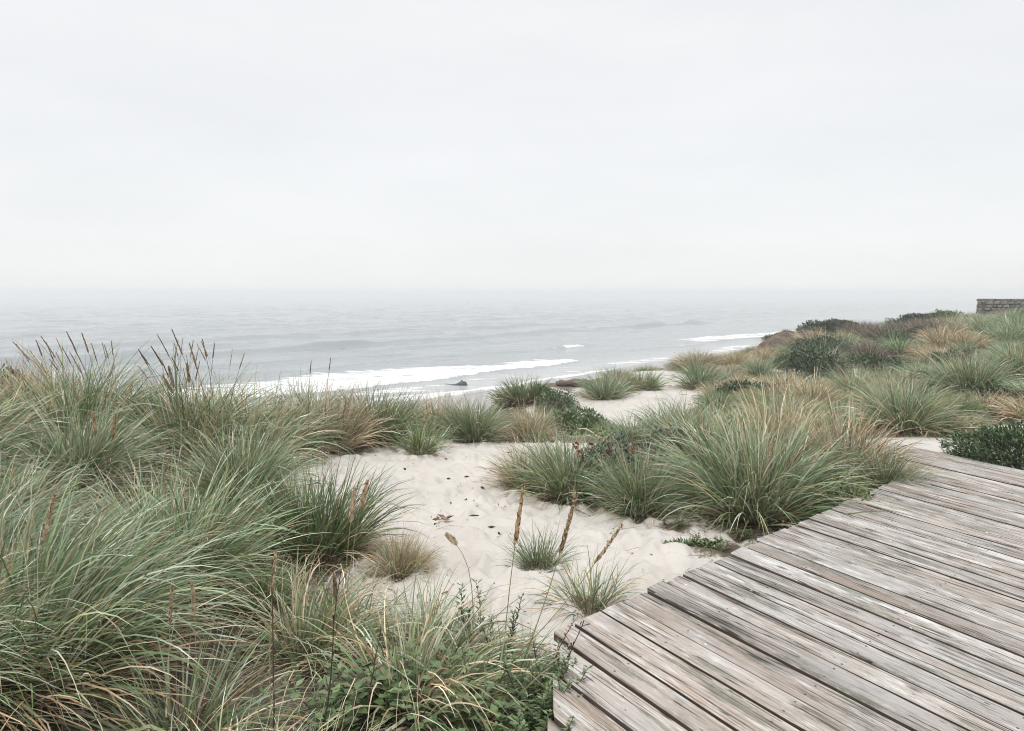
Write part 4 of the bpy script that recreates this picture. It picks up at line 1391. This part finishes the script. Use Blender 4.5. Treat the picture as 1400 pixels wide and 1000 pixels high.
for q in range(16):
    b_ = rp.uniform(30, 180)
    plume(t_plume, b_, 6.3 + rp.uniform(-.3, .4), b_ - rp.uniform(10, 70), rp.uniform(462, 500), rp.uniform(.14, .24), rp.choice(['tan', 'pale', 'dark']), rp.uniform(.45, .8), .06, 0, .002)
    b_ = rp.uniform(215, 340)
    plume(t_plume2, b_, 6.3 + rp.uniform(-.3, .4), b_ - rp.uniform(-15, 60), rp.uniform(462, 504), rp.uniform(.14, .24), rp.choice(['tan', 'pale', 'dark']), rp.uniform(.45, .8), .06, 0, .002)
for (b, tx, ty, hd, stl, ft, bw) in ((682, 715, 668, .27, 'tan', 1.35, .02), (690, 788, 676, .26, 'tan', 1.35, -.03), (640, 612, 732, .12, 'pale', 1.5, .2), (622, 850, 718, .2, 'pale', 1.1, -.05)):
    plume(t_front, b, 3.1, tx, ty, hd, stl, ft, bw)
for (b, tx, ty, hd, stl, ft) in ((470, 494, 690, .2, 'pale', 1.7), (465, 521, 684, .18, 'tan', 1.6), (455, 452, 800, .2, 'tan', 1.5)):
    plume(t_stub2, b, 3.5, tx, ty, hd, stl, ft)
for (b, d, tx, ty, hd, stl, ft, p) in ((40, 3.0, 75, 676, .24, 'pale', 1.4, t_sweep), (20, 2.9, 6, 745, .2, 'pale', 1.1, t_sweep), (200, 4.3, 232, 625, .26, 'pale', 1.2, t_arch),
                                       (235, 2.75, 236, 795, .2, 'pale', 1.0, t_stub), (265, 2.75, 262, 795, .16, 'pale', 1.0, t_stub), (130, 5.0, 128, 565, .2, 'tan', 1.6, t_arch), (150, 5.0, 158, 568, .2, 'tan', 1.6, t_arch),
                                       (372, 2.75, 377, 755, .2, 'pale', 1.0, t_stub), (385, 6.0, 388, 505, .15, 'dark', .6, t_plume2), (410, 6.0, 420, 502, .15, 'dark', .6, t_plume2)):
    plume(p, b, d, tx, ty, hd, stl, ft)

# ------------------------------------------------------------------ driftwood, wreckage, earth bank, stone wall, debris
def lumpy(pts, radii, sides, seed, amp=.3, col=(1, 1, 1)):
    V, f, c = tube(pts, radii, sides, col)
    ctr = np.repeat(np.asarray(pts, float), sides, 0)
    k = 1 + (fbm(V[:, 0] * 5 + V[:, 2] * 4, V[:, 1] * 9 + V[:, 2] * 7, seed, 4) - .5)[:, None] * 2 * amp
    V = ctr + (V - ctr) * k
    n = len(pts)
    caps = np.array([[sides - 1 - i for i in range(4)]])
    return V, f, c


def tube_closed(pts, r, sides, seed, amp):
    pts = np.asarray(pts, float)
    r = np.asarray(r, float)
    pts = np.vstack([pts[:1], pts, pts[-1:]])
    r = np.r_[.002, r, .002]
    tg = pts[2] - pts[1]
    pts[0] -= tg / np.linalg.norm(tg) * .012
    tg = pts[-2] - pts[-3]
    pts[-1] += tg / np.linalg.norm(tg) * .012
    return lumpy(pts, r, sides, seed, amp)


lp = np.array(root(783, 529))
e = empty('driftwood_log', lp, 'weathered brown driftwood log lying on the sand at the brink', 'log')
e.scale = (.75, .75, .6)
x = np.linspace(-.62, .75, 16)
link('trunk', mesh_np('trunk', *tube_closed(np.stack([x, .12 * np.sin(x * 2), .13 + .05 * np.cos(x * 3)], -1), .17 - .06 * np.abs(x) + .03 * np.sin(x * 7), 12, 3, .35)), M['drift'], e)
link('branch_stub', mesh_np('branch_stub', *tube_closed([(.2, 0, .2), (.42, -.05, .32), (.55, -.06, .33)], [.07, .055, .03], 8, 5, .3)), M['drift'], e)
link('branch_stub', mesh_np('branch_stub', *tube_closed([(-.3, 0, .2), (-.5, .02, .30)], [.08, .04], 8, 6, .3)), M['drift'], e)

wd = 8.6 * F / 127
wp = np.array([(632 - CX) / F * wd, wd, SEA_Z])
wp[2] -= .04
e = empty('wreckage', wp, 'dark teal piece of wreckage with a pointed hump lying in the shallow swash', 'wreckage')
e.scale = (1.15, .9, .72)
rs = np.random.RandomState(2)
xs = np.linspace(-.75, .42, 9)
rr = np.array([.09, .13, .16, .2, .27, .36, .33, .2, .05])
zz = np.array([.06, .08, .1, .13, .2, .3, .24, .12, .06])
link('hull', mesh_np('hull', *tube_closed(np.stack([xs, xs * -.15, zz], -1), rr, 10, 9, .2)), M['wreck'], e)
link('fin', mesh_np('fin', *tube_closed([(0.02, 0, .4), (-.02, 0, .58), (-.05, 0, .72)], [.16, .09, .03], 8, 4, .15)), M['wreck'], e)
link('spar', mesh_np('spar', *tube_closed([(-.6, .1, .08), (-1.0, .16, .14), (-1.45, .22, .2)], [.05, .045, .04], 7, 5, .2)), M['wreck'], e)


def earth_bank():
    c = np.array(root(1085, 474))
    nu, nv = 60, 26
    V = []
    for i in range(nu + 1):
        u = i / nu * 2 - 1
        for j in range(nv + 1):
            v = j / nv
            prof = (1 - abs(u) ** 3) ** .5
            wx = u * 1.55
            hh = (.78 + .22 * u) * prof
            yy = -.75 + 1.5 * v
            z = hh * (1 - abs(2 * v - 1) ** 2.6)
            rg = (vnoise(wx * 3.2 + yy * 2.0, yy * .5, 81) - .5) * .34 + (vnoise(wx * 9 + yy * 5, yy * 2, 82) - .5) * .12
            z = z + rg * prof * math.sin(v * math.pi) - .08
            V.append((wx + (vnoise(wx * 4, yy * 4, 83) - .5) * .2, yy, z))
    V = np.array(V, float).reshape(-1, 3)
    idx = np.arange((nu + 1) * (nv + 1)).reshape(nu + 1, nv + 1)
    f = np.stack([idx[:-1, :-1], idx[1:, :-1], idx[1:, 1:], idx[:-1, 1:]], -1).reshape(-1, 4)
    e = empty('earth_bank', c, 'eroded brown earth bank with dark gullies at the end of the ridge', 'bank')
    link('bank_face', mesh_np('bank_face', V, f), M['earth'], e)
    rs = np.random.RandomState(9)
    for k, x in enumerate((-1.0, -.2, .55, 1.1)):
        p, d = dome_points(rs, 240, .42, .35, .2, .4, k)
        link('turf_tuft', mesh_np('turf_tuft', *leaves(rs, p, d + rs.normal(0, .5, (240, 3)), np.tile([0, 0, 1.0], (240, 1)), .12, .05, np.vstack([C_MAUVE, C_BUSH]))), M['leaf'], e, (x, .25, .55 + .12 * x - .15 * (x < -.8)))


earth_bank()


def stone_mesh(seed, w, h, d):
    rs = np.random.RandomState(seed)
    V = []
    for sx in (-1, 1):
        for sy in (-1, 1):
            for sz in (-1, 1):
                V.append(np.array([sx * w / 2, sy * d / 2, sz * h / 2]) * rs.uniform(.86, 1.0, 3))
    me = bpy.data.meshes.new('stone')
    me.from_pydata([tuple(v) for v in V], [], [(0, 1, 3, 2), (4, 6, 7, 5), (0, 4, 5, 1), (2, 3, 7, 6), (1, 5, 7, 3), (0, 2, 6, 4)])
    import bmesh
    bm = bmesh.new()
    bm.from_mesh(me)
    bmesh.ops.bevel(bm, geom=list(bm.edges), offset=min(w, h) * .16, segments=1, affect='EDGES')
    bm.to_mesh(me)
    bm.free()
    me.materials.append(M['stone'])
    return me


def stone_wall():
    d = 40.0
    x0 = (1339 - CX) / F * d
    zt = H - 8.5 / F * d
    e = empty('stone_wall', (x0, d, zt - 1.25), 'grey rubble stone wall with flat coping on top of the hill', 'wall')
    rs = np.random.RandomState(4)
    L_ = 8.0
    v = [(-.02, -.22, 0), (L_, -.22, 0), (L_, .3, 0), (-.02, .3, 0), (.08, -.2, 1.06), (L_, -.2, 1.06), (L_, .28, 1.06), (.08, .28, 1.06)]
    link('core', mesh_np('core', v, np.array([(0, 1, 5, 4), (1, 2, 6, 5), (2, 3, 7, 6), (3, 0, 4, 7), (4, 5, 6, 7), (3, 2, 1, 0)]), smooth=False), M['mortar'], e)
    pool = [stone_mesh(k, rs.uniform(.22, .42), .185, .2) for k in range(10)]
    for r in range(6):
        x = rs.uniform(-.02, .1) + .015 * r
        while x < L_ - .5:
            me = pool[rs.randint(10)]
            w = max(v_.co.x for v_ in me.vertices) * 2
            o = link('stone', me, None, e, (x + w / 2, -.205 + rs.uniform(-.03, .015), .10 + r * .178 + rs.uniform(-.012, .012)))
            o.rotation_euler = (rs.normal(0, .06), rs.normal(0, .09), rs.normal(0, .08))
            o.scale = (rs.uniform(.85, 1.05), 1, rs.uniform(.78, 1.12))
            x += w + .018
        o = link('stone', pool[r], None, e, (-.0 + .014 * r, .05, .10 + r * .178))
        o.rotation_euler = (0, 0, math.pi / 2)
    x = .0
    while x < L_:
        w = rs.uniform(.7, 1.1)
        o = link('coping_stone', stone_mesh(50 + int(x * 10), w - .02, .17, .64), None, e, (x + w / 2, .03, 1.155 + rs.uniform(-.008, .008)))
        x += w


stone_wall()

# debris on the trodden sand
rs = np.random.RandomState(15)
for (px, py, sz) in ((553, 646, .02), (613, 658, .02), (638, 655, .014), (660, 672, .022), (574, 661, .014), (672, 726, .015), (683, 741, .018), (664, 748, .014), (650, 731, .012),
                     (755, 692, .018), (762, 691, .014), (740, 709, .013), (637, 689, .012), (690, 725, .012), (616, 690, .010), (595, 722, .012), (700, 655, .014), (866, 738, .02), (815, 700, .016), (665, 625, .02), (695, 622, .016), (610, 632, .014)):
    p = root(px, py)
    n = 9
    an = np.linspace(0, 1, 7)
    me = mesh_np('debris', *tube_closed(np.stack([(an - .5) * sz * 2.4, np.sin(an * 3) * sz * .3, np.full(7, sz * .3)], -1), sz * .5 * np.sin(an * 2.6 + .25) + .001, 7, int(px), .4))
    o = link('beach_debris', me, M['debris'], None, on_sand(p, .002))
    o.rotation_euler = (0, 0, rs.rand() * 6)
    tag(o, 'small dark scrap of debris on the trodden sand', 'debris', 'scraps of debris on the sand')
n = 420
xy = np.stack([rs.uniform(-2.2, 2.2, n), rs.uniform(3.4, 9.0, n)], -1)
xy = xy[(bare_amount(xy[:, 0], xy[:, 1]) > .3)]
n = len(xy)
z = np.array([surf(a, b) for a, b in xy]) + .006
pp = np.stack([xy[:, 0], xy[:, 1], z], -1)
Vs, Fs, Cs = leaves(rs, pp, rs.normal(0, 1, (n, 3)) * [1, 1, .2], np.tile([0, 0, 1.0], (n, 1)) + rs.normal(0, .3, (n, 3)), .024, .009, np.vstack([C_DEAD, C_STRAW[3:4]]), .5)
tag(link('plant_crumbs', mesh_np('plant_crumbs', Vs, Fs, Cs), M['dry']), 'tiny dark plant crumbs scattered over the trodden sand', 'crumbs', kind='stuff')
lp = on_sand(root(610, 719), .004)
e = empty('dead_leaf_clump', lp, 'curled brown dead leaves lying in the middle of the sand path', 'dead leaves')
for k in range(5):
    n = 1
    pos = np.array([[rs.normal(0, .03), rs.normal(0, .02), .012]])
    dr = np.array([[rs.normal(), rs.normal() * .5, .35]])
    link('leaf', mesh_np('leaf', *leaves(rs, pos, dr, np.array([[0.1, -.4, 1.0]]), .085, .03, np.array([[.16, .09, .05], [.26, .15, .085]]), .6)), M['leaf'], e)
tw = on_sand(root(647, 717), .002)
o = link('twig', mesh_np('twig', *tube_closed([(-.03, 0, .008), (0, .01, .012), (.035, .018, .008)], [.006, .007, .005], 6, 3, .3)), M['debris'], None, tw)
tag(o, 'short dark twig lying on the sand beside curled dead leaves', 'twig')

# ------------------------------------------------------------------ litter: dead blades lying about the roots, and low ground cover
rs = np.random.RandomState(21)
PL = np.array(PLANTS)


def litter(name, label, n, pick, spread, L_, w, pal, lift=.02):
    i = rs.choice(np.nonzero(pick)[0], n)
    xy = PL[i, :2] + rs.normal(0, 1, (n, 2)) * (PL[i, 2] * spread)[:, None]
    keep = rs.rand(n) > bare_amount(xy[:, 0], xy[:, 1]) * .85
    # nothing grows through the boards
    te = (xy - E_A) @ E_DIR
    side = (xy[:, 0] - E_A[0]) * E_DIR[1] - (xy[:, 1] - E_A[1]) * E_DIR[0]
    on_deck = ((side > -.03) & (te > -.3) & (te < 5.3)) | ((xy[:, 0] > .05 * xy[:, 1]) & (te <= -.3) & (side > -.03))
    xy = xy[keep & ~on_deck]
    n = len(xy)
    z = base_height(xy[:, 0], xy[:, 1])
    a = rs.rand(n) * 2 * np.pi
    ln = L_ * rs.uniform(.35, 1.2, n)
    p0 = np.stack([xy[:, 0], xy[:, 1], z + rs.rand(n) * lift + .004], -1)
    dr = np.stack([np.cos(a), np.sin(a), rs.normal(.02, .16, n)], -1)
    sd = np.stack([-np.sin(a), np.cos(a), rs.normal(0, .5, n)], -1)
    ww = (w * rs.uniform(.5, 1.3, n))[:, None]
    p1 = p0 + dr * (ln * .5)[:, None] + np.array([0, 0, 1]) * (ln * rs.uniform(0, .18, n))[:, None]
    p2 = p0 + dr * ln[:, None] + sd * (ln * rs.normal(0, .15, n))[:, None]
    for q in (p1, p2):
        q[:, 2] = np.maximum(q[:, 2], base_height(q[:, 0], q[:, 1]) + .006)
    V = np.stack([p0 - sd * ww / 2, p0 + sd * ww / 2, p1 - sd * ww / 2, p1 + sd * ww / 2, p2 - sd * ww * .15, p2 + sd * ww * .15], 1).reshape(-1, 3)
    q = np.array([[0, 1, 3, 2], [2, 3, 5, 4]])
    Fc = (q[None] + (np.arange(n) * 6)[:, None, None]).reshape(-1, 4)
    c = np.repeat(pal[rs.randint(len(pal), size=n)] * rs.uniform(.6, 1.15, (n, 1)), 6, 0)
    o = link(name, mesh_np(name, V, Fc, c), M['dry'])
    tag(o, label, 'litter', kind='stuff')


dist = np.hypot(PL[:, 0], PL[:, 1])
litter('dry_litter', 'dead straw and brown blades strewn on the sand under the grass', 15000, dist < 9.5, .9, .20, .006, np.vstack([C_STRAW * .75, C_MAUVE]))
litter('thatch', 'short dry thatch covering the dune slope between the tussocks', 26000, dist >= 8.5, 1.5, .26, .016, np.vstack([C_STRAW * .8, C_GREEN, C_SAGE[1:2], C_MAUVE]), .05)
litter('low_ground_cover', 'low green blades and weeds covering the ground between the tussocks', 11000, dist >= 3.0, 1.2, .22, .010, np.vstack([C_GREEN, C_BRIGHT[1:2], C_SAGE[1:2]]), .10)

# ------------------------------------------------------------------ ground sheet
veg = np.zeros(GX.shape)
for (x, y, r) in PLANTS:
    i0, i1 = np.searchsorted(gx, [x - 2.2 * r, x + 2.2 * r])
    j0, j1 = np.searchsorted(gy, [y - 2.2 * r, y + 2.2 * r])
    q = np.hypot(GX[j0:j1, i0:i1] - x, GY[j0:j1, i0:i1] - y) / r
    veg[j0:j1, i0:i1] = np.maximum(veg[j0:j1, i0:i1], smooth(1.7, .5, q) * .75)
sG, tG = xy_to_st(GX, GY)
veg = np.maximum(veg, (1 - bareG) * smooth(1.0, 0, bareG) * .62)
wet = smooth(-13, -5, sG + (fbm(tG * .08, sG * .1, 91, 3) - .5) * 5)
idx = np.arange(GX.size).reshape(GX.shape)
f = np.stack([idx[:-1, :-1], idx[:-1, 1:], idx[1:, 1:], idx[1:, :-1]], -1).reshape(-1, 4)
v = np.stack([GX, GY, GZ], -1).reshape(-1, 3)
c = np.stack([veg, wet, np.zeros_like(veg)], -1).reshape(-1, 3)
tag(link('ground', mesh_np('ground', v, f, c), M['sand']), 'pale trodden dune sand running down to the beach', 'ground', kind='structure')

# ------------------------------------------------------------------ haze over the sea
hm, hn, hl = new_mat('haze')
ho = N(hn, 'ShaderNodeOutputMaterial')
hv = N(hn, 'ShaderNodeVolumePrincipled', Density=0.0019, Anisotropy=0.2)
hv.inputs['Color'].default_value = (0.97, 0.985, 1.0, 1)
hl.new(hv.outputs[0], ho.inputs['Volume'])
bx = 16500.0
v = [(sx * bx, sy * bx, z) for z in (-12.5, 4.2) for sx, sy in ((-1, -1), (1, -1), (1, 1), (-1, 1))]
f = np.array([(3, 2, 1, 0), (4, 5, 6, 7), (0, 1, 5, 4), (1, 2, 6, 5), (2, 3, 7, 6), (3, 0, 4, 7)])
tag(link('haze', mesh_np('haze', v, f, smooth=False), hm), 'thin sea haze hanging over the whole coast', 'haze', kind='stuff')
